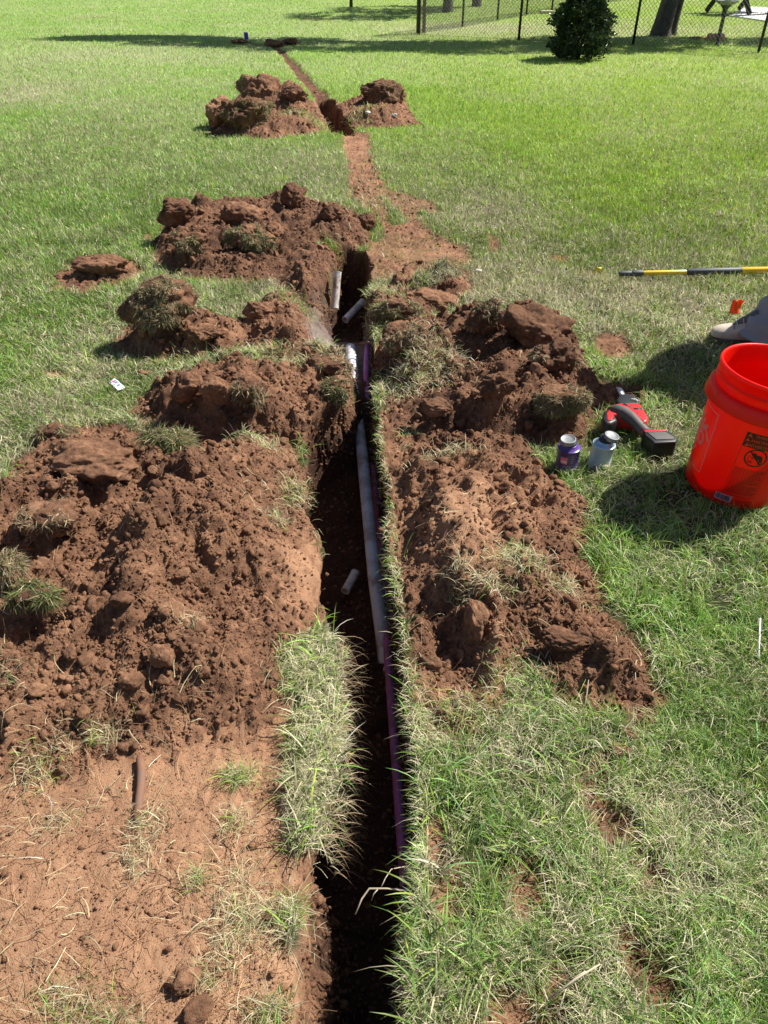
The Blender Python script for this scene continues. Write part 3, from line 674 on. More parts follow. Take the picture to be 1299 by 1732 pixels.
clod(168, 466, (.29, .17, .13), 'long rounded slab of earth lying alone on the small soil patch at left', M_CLOD, None, -.15, (.1, 0), 3, sink=.85, rough=1.3)
clod(298, 385, (.19, .15, .15), 'dark squarish clod at the left end of the middle heap', M_CLOD_DK, None, .3, (.3, .2), 4, slab=.7)
clod(405, 380, (.25, .20, .16), 'big pale-topped clod in the middle of the heap behind the pit', M_CLOD, None, .1, (0, .2), 5)
clod(425, 428, (.26, .18, .15), 'shaggy turf clod with dark face at the front of the middle heap', M_CLOD, (DNL, 2200, .7, .05), -.2, (.2, .1), 6)
clod(492, 352, (.17, .14, .15), 'tallest dark clod on the crest of the middle heap', M_CLOD_DK, None, .7, (0, 0), 7, rough=1.4)
clod(560, 372, (.13, .11, .10), 'dark crumbly clod on the middle heap right of its tallest clod', M_CLOD_DK, None, .2, (0, 0), 8, rough=1.4)
clod(622, 385, (.11, .09, .13), 'small upright dark clod at the right end of the middle heap', M_CLOD_DK, None, .9, (0, 0), 9, rough=1.3)
clod(320, 435, (.20, .16, .12), 'grass-edged clod at the front left foot of the middle heap', M_CLOD, (UPL, 900, .8, .04), 0, (0, 0), 10)
clod(455, 405, (.12, .1, .09), 'rough dark clod between the pale-topped and shaggy clods', M_CLOD_DK, None, 0, (0, 0), 11, rough=1.4)
clod(440, 168, (.42, .36, .38), 'peaked clod standing on top of the far left heap', M_CLOD, (UPL, 700, .8, .07), .4, (.2, .6), 12, slab=.8, sink=.75)
clod(418, 214, (.44, .32, .24), 'dark-faced turf block at the front of the far left heap', M_CLOD_DK, ((1, -.3, .3), 900, .5, .07), .1, (.1, .1), 13, slab=.8, rough=1.4, sink=.6)
clod(373, 212, (.26, .24, .24), 'pale orange squarish clod at the left foot of the far left heap', M_CLOD_LT, None, .3, (0, 0), 14, slab=.7)
clod(495, 168, (.26, .2, .13), 'dark clod low on the right shoulder of the far left heap', M_CLOD_DK, None, 0, (0, 0), 15, rough=1.3)
clod(648, 168, (.44, .34, .26), 'round dark clod crowning the far right heap', M_CLOD_DK, ((1, 0, 1), 500, .9, .06), .2, (0, 0), 16, rough=1.3, sink=.6)
clod(265, 575, (.30, .24, .20), 'big upturned shaggy sod of dead grass above the white tag', M_CLOD_DK, (UPL, 4200, .85, .05), .2, (.2, -.3), 17)
clod(440, 540, (.15, .10, .10), 'reddish clod with a dark hollow face near the left lip of the muddy pit', M_CLOD, None, .2, (.1, .2), 18)
clod(345, 590, (.17, .11, .08), 'crumbly clod in front of the shaggy sod of dead grass', M_CLOD, None, .2, (0, 0), 19, rough=1.4)
clod(318, 690, (.11, .09, .11), 'left one of two blocky clods with a crack between them', M_CLOD, None, .2, (.3, 0), 20, slab=.65, rough=.8)
clod(368, 692, (.10, .09, .10), 'right one of two blocky clods with a crack between them', M_CLOD, None, -.2, (.3, 0), 21, slab=.65, rough=.8)
clod(420, 690, (.10, .08, .09), 'rooty clod right of the two blocky clods, under the turf strip', M_CLOD_DK, (DNL, 500, .95, .05), .5, (0, 0), 22, rough=1.4)
clod(560, 640, (.17, .12, .07), 'wide rooty clod bridging towards the white pipe at the trench neck', M_CLOD, (UP, 500, .95, .04), .2, (0, 0), 23, rough=1.3)
clod(572, 690, (.12, .09, .09), 'turf clod with yellow-green grass hanging over the trench neck', M_CLOD, ((.8, -.5, .2), 1600, .6, .045), .2, (0, .1), 24)
clod(160, 815, (.26, .15, .10), 'largest pale clod on the near left pile', M_CLOD, None, .05, (.1, 0), 25, slab=.95, rough=1.1, sink=.7)
clod(285, 765, (.15, .09, .08), 'turf clod with tall green grass on the crest of the near left pile', M_CLOD_DK, ((.2, .2, 1), 2600, .6, .085), .05, (.1, 0), 26)
clod(90, 740, (.12, .08, .06), 'small rooty turf clod at the upper left corner of the near left pile', M_CLOD_DK, ((-.3, -.2, 1), 1100, .9, .045), .05, (.1, 0), 27)
clod(80, 905, (.17, .12, .08), 'pale flat clod covered with fine roots at the left edge of the near pile', M_CLOD, (UP, 400, 1, .04), .05, (.1, 0), 28, slab=.8)
clod(62, 1045, (.10, .07, .06), 'half-buried sod with long drooping green-white grass in a hollow at left', M_CLOD_DK, ((.1, -.7, .5), 900, .45, .06), .05, (.1, 0), 29)
clod(10, 985, (.08, .08, .07), 'bleached grass sod cut by the left edge of the photo', M_CLOD_DK, ((.5, -.5, .7), 900, .85, .06), .05, (.1, 0), 30)
clod(205, 1035, (.055, .04, .035), 'egg-sized clod sitting at the middle of the near left pile', M_CLOD, None, .4, (0, 0), 31)
clod(278, 1135, (.05, .05, .045), 'angular orange clod low on the near left pile', M_CLOD_LT, None, .4, (0, .2), 32, slab=.7)
clod(222, 1170, (.06, .04, .035), 'rounded clod at the lower edge of the near left pile', M_CLOD, None, .1, (0, 0), 33)
clod(312, 1680, (.055, .05, .035), 'flat-topped clod bedded in the packed soil near the bottom of the frame', M_CLOD_LT, None, .1, (0, 0), 34, slab=.8)
clod(330, 1735, (.06, .045, .035), 'clod at the very bottom below the flat-topped one', M_CLOD, None, .7, (0, 0), 35)
clod(455, 1565, (.022, .022, .02), 'pebble-sized clod near the left lip of the trench', M_CLOD, None, .7, (0, 0), 36, group='small loose clods')
clod(1048, 1285, (.045, .035, .028), 'lower one of two small clods lying in the right-hand grass', M_CLOD, None, .2, (0, 0), 37, sink=0, group='small loose clods')
clod(1066, 1256, (.045, .03, .026), 'upper one of two small clods lying in the right-hand grass', M_CLOD, None, -.2, (0, 0), 38, sink=0, group='small loose clods')
clod(985, 992, (.032, .03, .028), 'dark round clod on the right edge of the near right pile', M_CLOD_DK, None, -.2, (0, 0), 39, sink=0, group='small loose clods')
clod(905, 575, (.27, .17, .13), 'large smooth dark slab on top of the right heap', M_CLOD_DK, None, -.35, (.45, .3), 40, slab=.85, rough=1.2, sink=.7)  # dark soil colour here paints in the shade on the slab's near face
clod(945, 625, (.20, .14, .12), 'ragged rooty underside clod below the smooth dark slab', M_CLOD_DK, (DNL, 800, 1, .035), .3, (0, .2), 41, rough=1.5)
clod(815, 585, (.15, .13, .14), 'upright shaggy clod left of the smooth dark slab', M_CLOD_DK, (DNL, 800, .95, .035), .3, (0, -.2), 42, rough=1.3)
clod(945, 725, (.22, .14, .11), 'turf clod with pale grass facing the cans', M_CLOD, ((.3, -1, 0), 2600, .75, .035), -.1, (-.3, 0), 43)
clod(680, 600, (.17, .14, .10), 'rooty tan clod at the left of the right heap beside the purple pipe', M_CLOD, (UPL, 900, .95, .045), .3, (0, 0), 44, rough=1.2)
clod(740, 710, (.12, .07, .05), 'flat slab clod at the lower front of the right heap', M_CLOD, None, -.1, (.1, 0), 45, slab=.75)
clod(840, 700, (.13, .1, .09), 'deep red crumbly clod at the lower middle of the right heap', M_CLOD_DK, None, .3, (0, 0), 46, rough=1.5)
clod(670, 545, (.20, .12, .10), 'overhanging turf clod with dark underside on the right lip of the pit', M_CLOD_DK, ((-.6, -.8, .4), 1900, .75, .05), 0, (0, 0), 47)
clod(735, 507, (.24, .17, .10), 'smooth bare clod on the small bank right of the pit', M_CLOD_LT, None, -.05, (0, .05), 48, slab=.9, rough=1., sink=.8)
clod(805, 1075, (.05, .13, .08), 'block of packed earth whose shadow fills the hollow of the near right pile', M_CLOD, None, .12, (0, .1), 49, slab=.7, rough=.6)
clod(950, 1105, (.12, .06, .04), 'cracked clod group near the lower right tip of the near right pile', M_CLOD, None, -.1, (0, 0), 50, rough=1.5)
clod(240, 640, (.05, .04, .03), 'small clod at the left foot of the row bank near the white tag', M_CLOD, None, 0, (0, 0), 51, group='small loose clods')
clod(405, 76, (.34, .3, .12), 'far low clump of brown turf left of the purple flag foot', M_CLOD_DK, (UP, 300, .6, .08), 0, (0, 0), 52)
clod(462, 79, (.34, .3, .13), 'far brown clod at the end of the slit trench', M_CLOD, (UP, 200, .8, .08), 0, (0, 0), 53)
clod(490, 76, (.30, .25, .15), 'far dark clod right of the end of the slit trench', M_CLOD_DK, None, 0, (0, 0), 54)
NL = 'small clods on the near left pile'; NR = 'knobbly clods on the near right pile'
for k, (u, v, s, lb) in enumerate([(200, 925, .03, 'small clod near the top centre of the near left pile, below the largest pale clod'), (420, 905, .028, 'small clod beside the smooth orange slope at the left lip of the trench'),
        (120, 1120, .034, 'small clod below the drooping white-green sod at left'), (60, 1180, .035, 'small dark clod by the left edge of the photo, low on the near left pile'),
        (345, 1150, .03, 'small clod between the angular orange clod and the left turf ledge'), (140, 1215, .03, 'lowest small clod on the near left pile, left of the stick'),
        (360, 850, .03, 'small clod high on the near left pile, towards the trench'), (310, 985, .032, 'small clod right of the egg-sized clod on the near left pile')]):
    clod(u, v, (s*1.3, s, s*.85), lb, M_CLOD, None, k, (0, 0), 60+k, group=NL)
for k, (u, v, s, lb) in enumerate([(890, 1110, .028, 'leftmost small knobbly clod above the grass on the near right pile'), (1000, 1150, .03, 'small knobbly clod in the middle of the near right pile tip'),
        (1075, 1140, .026, 'small knobbly clod on the upper edge of the near right pile tip'), (1095, 1185, .024, 'outermost small knobbly clod at the very tip of the near right pile'), (870, 1060, .028, 'small knobbly clod just right of the block of packed earth')]):
    clod(u, v, (s*1.3, s, s*.85), lb, M_CLOD, None, k, (0, 0), 90+k, group=NR)

# ------------------------------------------------------------------ pipes
def pipe_mat(name, c, dirt, rough=.35, ds=9):
    m = bpy.data.materials.new(name); m.use_nodes = True; nt = m.node_tree; b = nt.nodes['Principled BSDF']; b.inputs['Roughness'].default_value = rough
    co = nt.nodes.new('ShaderNodeTexCoord').outputs['Object']
    f = ramp(nt, noise(nt, co, ds, 8, .7), [(.5-dirt*.28, (0, 0, 0)), (.72-dirt*.22, (1, 1, 1))])
    nt.links.new(mixc(nt, f, c, (.24, .12, .07)), b.inputs['Base Color'])
    nt.links.new(math_(nt, 'ADD', rough, math_(nt, 'MULTIPLY', f, .4)), b.inputs['Roughness']); return m
M_PVC = pipe_mat('white_plastic', (.74, .76, .80), .15); M_PVCD = pipe_mat('dirty_white_plastic', (.76, .75, .70), .3, .5, 22); M_PUR = pipe_mat('purple_plastic', (.55, .16, .50), .30, .4, 14)
M_BLKHOLE = mat('dark_bore', .8, (.02, .018, .016))
def hollow_pipe(name, pts, r, m, label, collar=None, thick=.004, group=None, cat='pipe'):
    bm = bmesh.new(); tube(bm, pts, r, 20, cap=False); tube(bm, [pts[0], Vector(pts[0])+(Vector(pts[1])-Vector(pts[0])).normalized()*min(.1, (Vector(pts[1])-Vector(pts[0])).length)], r-thick, 20, cap=False)
    # end rings
    o = bm_obj(name, bm, m, smooth=True); tag(o, label, cat, group)
    a, b_ = Vector(pts[0]), Vector(pts[1]); ax = (b_-a).normalized()
    for s_, e in ((0, a), (1, Vector(pts[-1]))):
        bm = bmesh.new(); t = ax if s_ == 0 else (Vector(pts[-1])-Vector(pts[-2])).normalized(); sg = 1 if s_ == 0 else -1
        tube(bm, [e-t*.0006*sg, e+t*.004*sg], r+.0006, 20, cap=False); tube(bm, [e-t*.0006*sg, e+t*.004*sg], r-thick, 20, cap=False)
        vs = [v for v in bm.verts]; R0, R1 = vs[:20], vs[40:60]
        for k in range(20): bm.faces.new((R0[k], R0[(k+1) % 20], R1[(k+1) % 20], R1[k]))
        bm_obj('pipe_rim', bm, m, o, smooth=False)
    if collar:
        p0, p1, rc = collar; bm = bmesh.new(); tube(bm, [p0, p1], rc, 20); c = bm_obj('coupling', bm, m, o, smooth=True)
        md = c.modifiers.new('edge', 'EDGE_SPLIT')
    return o
pp = [P(593, 588, -.085), P(597, 625, -.11), P(603, 690, -.17), P(612, 760, -.2), P(622, 860, -.22), P(634, 980, -.25), P(647, 1075, -.31), P(655, 1150, -.37)]
fine = [Vector(pp[0])]
for a, b_ in zip(pp, pp[1:]):
    for k in range(1, 5): fine.append(Vector(a).lerp(Vector(b_), k/4))
ax = (fine[4]-fine[0]).normalized()
hollow_pipe('white_pipe', fine, .0235, M_PVC, 'long white plastic pipe running down the trench towards the camera', (fine[0]+ax*.085, fine[0]+ax*.13, .0275), group='plastic pipes in the trench')
q0, q1 = P(571, 460, .02), P(566, 521, -.15)
hollow_pipe('white_pipe', [q0, Vector(q0).lerp(q1, .3), Vector(q0).lerp(q1, .6), q1], .0215, M_PVCD, 'short muddy white pipe stub standing upright against the back wall of the pit', group='plastic pipes in the trench')
q0, q1 = P(584, 541, -.22), P(606, 518, -.19)
hollow_pipe('white_pipe', [q0, Vector(q0).lerp(q1, .5), q1+(Vector(q1)-Vector(q0))*.35], .020, M_PVC, 'grey-white open pipe end poking out of the right wall of the pit', group='plastic pipes in the trench')
q0, q1 = P(584, 1000, -.31), P(601, 968, -.30)
hollow_pipe('white_pipe', [q0, Vector(q0).lerp(q1, .5), q1], .015, M_PVCD, 'loose dirty pipe offcut lying on the trench floor beside the long white pipe', group='plastic pipes in the trench')
pp = [P(622, 583, -.07), P(620, 612, -.08), P(619, 645, -.12), P(629, 760, -.27), P(642, 900, -.30), P(650, 1000, -.30), P(657, 1120, -.30), P(666, 1240, -.30), P(678, 1400, -.29), P(686, 1500, -.30)]
PUR_R = .0135
hollow_pipe('purple_pipe', pp, PUR_R, M_PUR, 'thin purple plastic pipe following the right wall of the trench', group='plastic pipes in the trench')
# root across the pit, stick on the packed soil, twigs
M_BARK = mat('bark', .85, (.20, .11, .07), bump=.6, bscale=60, var=.4)
def stick(name, pts, rads, label, cat, m=M_BARK, seg=8, branches=()):
    bm = bmesh.new(); tube(bm, pts, rads, seg)
    for bp, br in branches: tube(bm, bp, br, 6)
    return tag(bm_obj(name, bm, m, smooth=True), label, cat)
stick('root', [P(632, 577, -.02), P(620, 579, -.04), P(608, 582, -.07), P(598, 584, -.08)], [.008, .007, .006, .003], 'thin brown root poking into the muddy pit above the white pipe end', 'root')
a, b_ = S3(238, 1285), S3(232, 1392); a.z += .008; b_.z += .008; mid = (a+b_)/2; mid.x += .006; mid.z += .004
stick('broken_stick', [a, a.lerp(mid, .5)+Vector((.003, 0, .002)), mid, mid.lerp(b_, .5), b_], [.0085, .010, .0092, .009, .0075], 'short brown broken stick lying on packed soil at the foot of the near left pile', 'stick', pipe_mat('muddy_bark', (.17, .10, .07), .6, .7, 30), 10)
M_TWIG = mat('pale_twig', .7, (.50, .42, .30))
a = P(697, 1508, .0); stick('hanging_root', [a, P(655, 1503, .01), P(625, 1503, .0), P(612, 1520, -.01), P(601, 1547, -.02)], [.0016, .0018, .0022, .0018, .0012],
      'pale forked root reaching out over the dark trench near the bottom', 'root', M_TWIG, 6, [([P(640, 1503, .005), P(632, 1512, 0), P(628, 1524, -.01)], [.0014, .001, .0006]), ([P(645, 1500, .005), P(652, 1485, .01), P(662, 1470, 0), P(688, 1465, .0)], [.0012, .001, .001, .0008])])
a, b_ = S3(920, 1710), S3(1005, 1655); a.z += .05; b_.z += .06
stick('twig', [a, a.lerp(b_, .5)+Vector((0, 0, .01)), b_], [.0013, .002, .0012], 'pale branching dry twig on the grass at the bottom right', 'twig', M_TWIG, 6, [([a.lerp(b_, .35), S3(935, 1740)+Vector((0, 0, .03))], [.0012, .0008]), ([a.lerp(b_, .5), S3(990, 1740)+Vector((0, 0, .03))], [.0012, .0008])])
a, b_ = P(1286, 1046, .05), P(1283, 1112, .045)
stick('plastic_straw', [a, a.lerp(b_, .5), b_], .0022, 'thin white straw standing in the grass at the right edge of the photo', 'straw', mat('white_straw', .5, (.8, .8, .78)), 8)
def stone(u, v, s, label, c):
    vv, f = clod_mesh(int(u), (s, s*.8, s*.6), 4, .3); p = S3(u, v); o = mesh_np('stone', vv, f, mat('pale_stone', .8, c, var=.2, vscale=30))
    o.location = (p.x, p.y, p.z+s*.25); tag(o, label, 'stone')
stone(808, 461, .042, 'small white stone at the edge of the small bank right of the pit', (.62, .60, .55))
stone(622, 193, .055, 'left one of two pale stones on the far right heap', (.6, .58, .53)); stone(667, 198, .06, 'right one of two pale stones on the far right heap', (.6, .58, .53))

# ------------------------------------------------------------------ lettering wrapped on round things
def text_mesh(body, size, bold=0):
    cu = bpy.data.curves.new('t', 'FONT'); cu.body = body; cu.size = size; cu.align_x = 'CENTER'; cu.align_y = 'CENTER'; cu.offset = bold; cu.resolution_u = 3
    o = bpy.data.objects.new('t', cu); COL.objects.link(o); dg = bpy.context.evaluated_depsgraph_get()
    me = bpy.data.meshes.new_from_object(o.evaluated_get(dg)); v = np.array([q.co[:] for q in me.vertices]).reshape(-1, 3)
    f = [list(p.vertices) for p in me.polygons]; bpy.data.objects.remove(o); bpy.data.curves.remove(cu); bpy.data.meshes.remove(me)
    return v[:, :2] if len(v) else np.zeros((0, 2)), f
class Flat:
    """2-D artwork collected, then laid on a surface through a function (x, y) -> point"""
    def __init__(s): s.v, s.f = [], []
    def add(s, v, f):
        o = len(s.v); s.v += [tuple(q) for q in v]; s.f += [[i+o for i in q] for q in f]
    def text(s, body, size, x, y, rot=0, bold=0, shear=0, sx=1.0):
        v, f = text_mesh(body, size, bold); c, sn = math.cos(rot), math.sin(rot)
        v = [((a*sx+b*shear)*c-b*sn+x, (a*sx+b*shear)*sn+b*c+y) for a, b in v]; s.add(v, f)
    def rect(s, x0, y0, x1, y1, n=10):
        v = []; f = []
        for i in range(n+1):
            x = x0+(x1-x0)*i/n; v += [(x, y0), (x, y1)]
        s.add(v, [[2*i, 2*i+2, 2*i+3, 2*i+1] for i in range(n)])
    def line(s, x0, y0, x1, y1, w, n=8):
        dx, dy = x1-x0, y1-y0; L = math.hypot(dx, dy); ox, oy = -dy/L*w/2, dx/L*w/2; v = []
        for i in range(n+1):
            x, y = x0+dx*i/n, y0+dy*i/n; v += [(x-ox, y-oy), (x+ox, y+oy)]
        s.add(v, [[2*i, 2*i+2, 2*i+3, 2*i+1] for i in range(n)])
    def ring(s, x, y, r0, r1, n=40, sx=1.):
        v = []
        for i in range(n): a = 2*math.pi*i/n; v += [(x+r0*math.cos(a)*sx, y+r0*math.sin(a)), (x+r1*math.cos(a)*sx, y+r1*math.sin(a))]
        s.add(v, [[2*i, 2*((i+1) % n), 2*((i+1) % n)+1, 2*i+1] for i in range(n)])
    def disc(s, x, y, rx, ry, n=20): s.add([(x+rx*math.cos(6.2832*i/n), y+ry*math.sin(6.2832*i/n)) for i in range(n)], [list(range(n))])
    def tri(s, x, y, r): s.add([(x-r, y-r*.8), (x+r, y-r*.8), (x, y+r)], [[0, 1, 2]])
    def build(s, name, fn, m, parent):
        bm = bmesh.new(); vs = [bm.verts.new((x, y, 0)) for x, y in s.v]
        for f in s.f:
            try: bm.faces.new([vs[i] for i in f])
            except ValueError: pass
        bmesh.ops.triangulate(bm, faces=[f for f in bm.faces if len(f.verts) > 4])
        for v in bm.verts: v.co = fn(v.co.x, v.co.y)
        me = bpy.data.meshes.new(name); bm.to_mesh(me); bm.free(); me.materials.append(m)
        o = bpy.data.objects.new(name, me); COL.objects.link(o); o.parent = parent; return o

# ------------------------------------------------------------------ the bucket
def plastic(name, c, trans=.2, rough=.32):
    m = mat(name, rough, c, spec=.5); nt = m.node_tree; b = nt.nodes['Principled BSDF']
    tr = nt.nodes.new('ShaderNodeBsdfTranslucent'); tr.inputs[0].default_value = (*c, 1); mx = nt.nodes.new('ShaderNodeMixShader'); mx.inputs[0].default_value = trans
    nt.links.new(b.outputs[0], mx.inputs[1]); nt.links.new(tr.outputs[0], mx.inputs[2]); nt.links.new(mx.outputs[0], nt.nodes['Material Output'].inputs[0]); return m
M_BKT = plastic('orange_red_plastic', (.97, .013, .004), .30)
BH = .385
bl = P(1232, 826, 0)
bucket = empty('bucket', (bl.x, bl.y, hgt([bl.x], [bl.y])[0]+.004), 'orange-red plastic bucket with a black warning panel, standing on the grass at right', 'bucket')
bucket.rotation_euler = (R(.5), R(3.8), 0); bucket.scale = (1.12, 1.12, 1.12)
rb = lambda z: .1305+(.147-.1305)*z/.29
body = [(0, .004), (.116, .004), (.1255, .0), (.1285, .003), (rb(.012), .012)]+[(rb(z), z) for z in (.05, .1, .15, .2, .25, .285)]+[(.1475, .29), (.1485, .318), (.1485, BH-.012), (.1525, BH-.011), (.1535, BH-.005), (.1515, BH), (.1465, BH), (.1445, BH-.006), (.1440, .29)]+[(rb(z)-.003, z) for z in (.25, .15, .05, .01)]+[(.12, .007), (0, .007)]
lathe('bucket_body', body, M_BKT, bucket, 96)
lathe('collar', [(.1480, .2905), (.1600, .283), (.1645, .284), (.1650, .288), (.1600, .316), (.1560, .3225), (.1487, .3235)], M_BKT, bucket, 96)
lathe('rim_bead', [(.1486, .345), (.1503, .347), (.1503, .350), (.1486, .352)], M_BKT, bucket, 96)
for k in range(12):
    a = k*math.pi/6+.2; bm = bmesh.new()
    box(bm, (math.cos(a)*.1545, math.sin(a)*.1545, .303), (.013, .002, .026), Matrix.Rotation(a, 4, 'Z')); bm_obj('collar_rib', bm, M_BKT, bucket)
PHC = math.atan2(-bl.y, -bl.x)                           # direction from the bucket towards where one reads the panel
def wrap(ph, z0, eps=.0006, rfun=rb):
    return lambda x, y: Vector(((rfun(z0+y)+eps)*math.cos(ph+x/.14), (rfun(z0+y)+eps)*math.sin(ph+x/.14), z0+y))
M_INK = mat('black_print', .45, (.035, .006, .004)); M_PALE = mat('worn_pale_print', .5, (.92, .24, .20)); M_WHITEP = mat('white_sticker', .5, (.62, .30, .42)); M_REDINK = mat('red_print', .4, (.93, .05, .02))
ph = PHC+.20
w_, h_ = .088, .205; wr = wrap(ph, .150)
A = Flat(); top = h_/2
A.line(-w_/2, -h_/2, -w_/2, h_/2, .0009, 1); A.line(w_/2, -h_/2, w_/2, h_/2, .0009, 1); A.line(-w_/2, -h_/2, w_/2, -h_/2, .0009)
for i in range(3): A.rect(-w_/2, top-.0150*(i+1)+.0006, w_/2, top-.0150*i)
A.ring(0, .030, .0245, .0285)
for i in range(24):
    ww = w_*(.92 if i % 5 != 4 else RNG.uniform(.5, .8)); y = -.010-i*.0037
    x = -w_*.46
    while x < -w_*.46+ww-.004:
        L = RNG.uniform(.003, .010); L = min(L, -w_*.46+ww-x); A.line(x, y, x+L, y, .0014, 2); x += L+.0012
# the pictogram: a toddler tipping head-first into a pail, crossed out
A.disc(-.006, .040, .0062, .0062); A.disc(.006, .033, .0105, .0075); A.disc(.014, .026, .0045, .006)
A.line(.013, .022, .011, .013, .0042, 2); A.line(.016, .024, .0185, .017, .0036, 2); A.line(-.002, .032, -.010, .027, .0032, 2)
A.line(-.019, .034, -.016, .014, .0012, 2); A.line(-.019, .034, -.006, .031, .0012, 2); A.line(-.016, .014, -.005, .013, .0022, 2); A.rect(-.015, .016, -.006, .019, 2)
A.build('warning_panel', wr, M_INK, bucket)
B = Flat()
for i, t in enumerate(('WARNING', 'AVERTISSEMENT', 'ADVERTENCIA')):
    y = top-.0150*i-.0072; B.text(t, .0115 if i != 1 else .0098, .007, y, 0, .0002); B.tri(-.034 if i != 1 else -.036, y, .0052)
B.build('warning_lettering', wrap(ph, .150, .0011), M_REDINK, bucket)
A = Flat(); A.line(-.019, .050, .019, .010, .0045, 3); A.build('prohibition_bar', wrap(ph, .150, .0010), M_INK, bucket)
A = Flat(); A.rect(-.024, -.010, .024, .012); A.build('barcode_sticker', wrap(ph-.26, .030, .0009), M_WHITEP, bucket)
A = Flat(); x = -.020
while x < .019:
    L = RNG.choice([.0007, .0012, .002]); A.rect(x, -.006, x+L, .010, 1); x += L+RNG.choice([.0007, .0013])
A.build('barcode', wrap(ph-.26, .030, .0014), M_INK, bucket)
A = Flat()
for i in range(3): A.line(-.012, -i*.006, .035, -i*.006, .0022)
A.build('small_print', wrap(ph+.05, .032, .0009), mat('dark_red_print', .5, (.35, .01, .008)), bucket)
# worn pale shop logo, a tilted square of stencil letters turned away to the left
A = Flat(); q = .095
for x0, y0, x1, y1 in ((-q, -q, q, -q), (-q, q, q, q), (-q, -q, -q, q), (q, -q, q, q)): A.line(x0, y0, x1, y1, .0028)
for i, t in enumerate(('THE', 'HOME', 'DEPOT')):
    k = (1-i)*.040; A.text(t, (.036, .062, .062)[i], -k*.72, k*.72+.004, R(45), .0022, 0, .78)
A.build('shop_logo', wrap(PHC-1.42, .160, .0008), M_PALE, bucket)

# ------------------------------------------------------------------ two cans
M_LID = mat('tin_lid', .55, (.30, .31, .32), metal=.35, var=.35, vscale=60); M_TINB = mat('tin_rim', .3, (.5, .55, .62), metal=.9)
def can(u, v, body_m, sh_m, label, lean, marks):
    p = P(u, v, 0); c = empty('can', (p.x, p.y, hgt([p.x], [p.y])[0]+.004), label, 'can', 'cans of pipe primer and cement'); c.rotation_euler = (R(lean[0]), R(lean[1]), 0); c.scale = (.93, .93, .93)
    r, h = .0405, .094
    lathe('can_body', [(0, .002), (r-.002, .002), (r+.0012, .0), (r+.0012, .003), (r, .004), (r, h-.004), (r+.0014, h-.003), (r+.0014, h), (r-.001, h+.0008)], body_m, c, 48)
    lathe('shoulder', [(r-.0012, h+.0002), (r-.006, h+.002), (.030, h+.0075), (.0265, h+.011), (.0265, h+.014), (.0235, h+.014)], sh_m, c, 48)
    lathe('neck', [(.0232, h+.010), (.0232, h+.030), (.0, h+.030)], mat('dark_neck', .6, (.02, .02, .02)), c, 32)
    lid = lathe('screw_lid', [(.0265, h+.020), (.0280, h+.021)]+[(.0280-.0008*(i % 2), h+.022+i*.0016) for i in range(8)]+[(.0275, h+.0355), (.0262, h+.0372), (.0245, h+.0368), (.0235, h+.0352), (.008, h+.0348), (0, h+.0348)], M_LID, c, 48)
    lid.location.z = .005; lid.rotation_euler = (R(lean[2]), R(lean[3]), 0)
    marks(c, r, h, math.atan2(-p.y, -p.x)); return c
def cyl(ph, z0, r, eps=.0005): return lambda x, y: Vector(((r+eps)*math.cos(ph+x/r), (r+eps)*math.sin(ph+x/r), z0+y))
def mk_purple(c, r, h, ph):
    A = Flat(); A.rect(-.014, -.015, .012, .014, 5); A.build('label_patch', cyl(ph-.25, .058, r), mat('pink_label', .5, (.72, .16, .25)), c)
    A = Flat(); A.rect(-.011, -.010, .009, .0); A.build('label_band', cyl(ph-.25, .058, r, .0009), mat('cream_label', .5, (.75, .62, .66)), c)
    A = Flat()
    for i, (y, l) in enumerate(((.030, .018), (.022, .022), (.014, .016), (.006, .020), (-.002, .012), (-.016, .034), (-.023, .030), (-.030, .034))): A.line(.018 if i < 5 else -.010, y, .018+l if i < 5 else -.010+l, y, .0018)
    A.build('label_print', cyl(ph-.1, .052, r, .0007), mat('lilac_print', .5, (.42, .34, .62)), c)
def mk_blue(c, r, h, ph):
    A = Flat(); 
    for i in range(13): A.line(-.030, -.038+i*.0062, .036, -.030+i*.0062, .0020)
    A.build('label_print', cyl(ph+.1, .050, r), mat('blue_grey_print', .5, (.22, .33, .50)), c)
    A = Flat(); A.rect(-.022, -.006, .020, .005); A.build('label_band', cyl(ph+.1, .012, r, .0009), mat('teal_label', .5, (.12, .32, .45)), c)
can(956, 797, mat('purple_paint', .35, (.085, .055, .19), var=.35, vscale=30), mat('purple_shoulder', .3, (.11, .06, .28)), 'purple can with a silver lid and small pink label, left of the two cans', (2, -1, 3, -5), mk_purple)
can(1011, 791, mat('white_blue_paint', .32, (.55, .63, .72), var=.15), mat('pale_blue_shoulder', .25, (.40, .58, .72), metal=.5), 'white and pale blue can with a silver lid, right of the two cans', (1, 3, 2, 8), mk_blue)

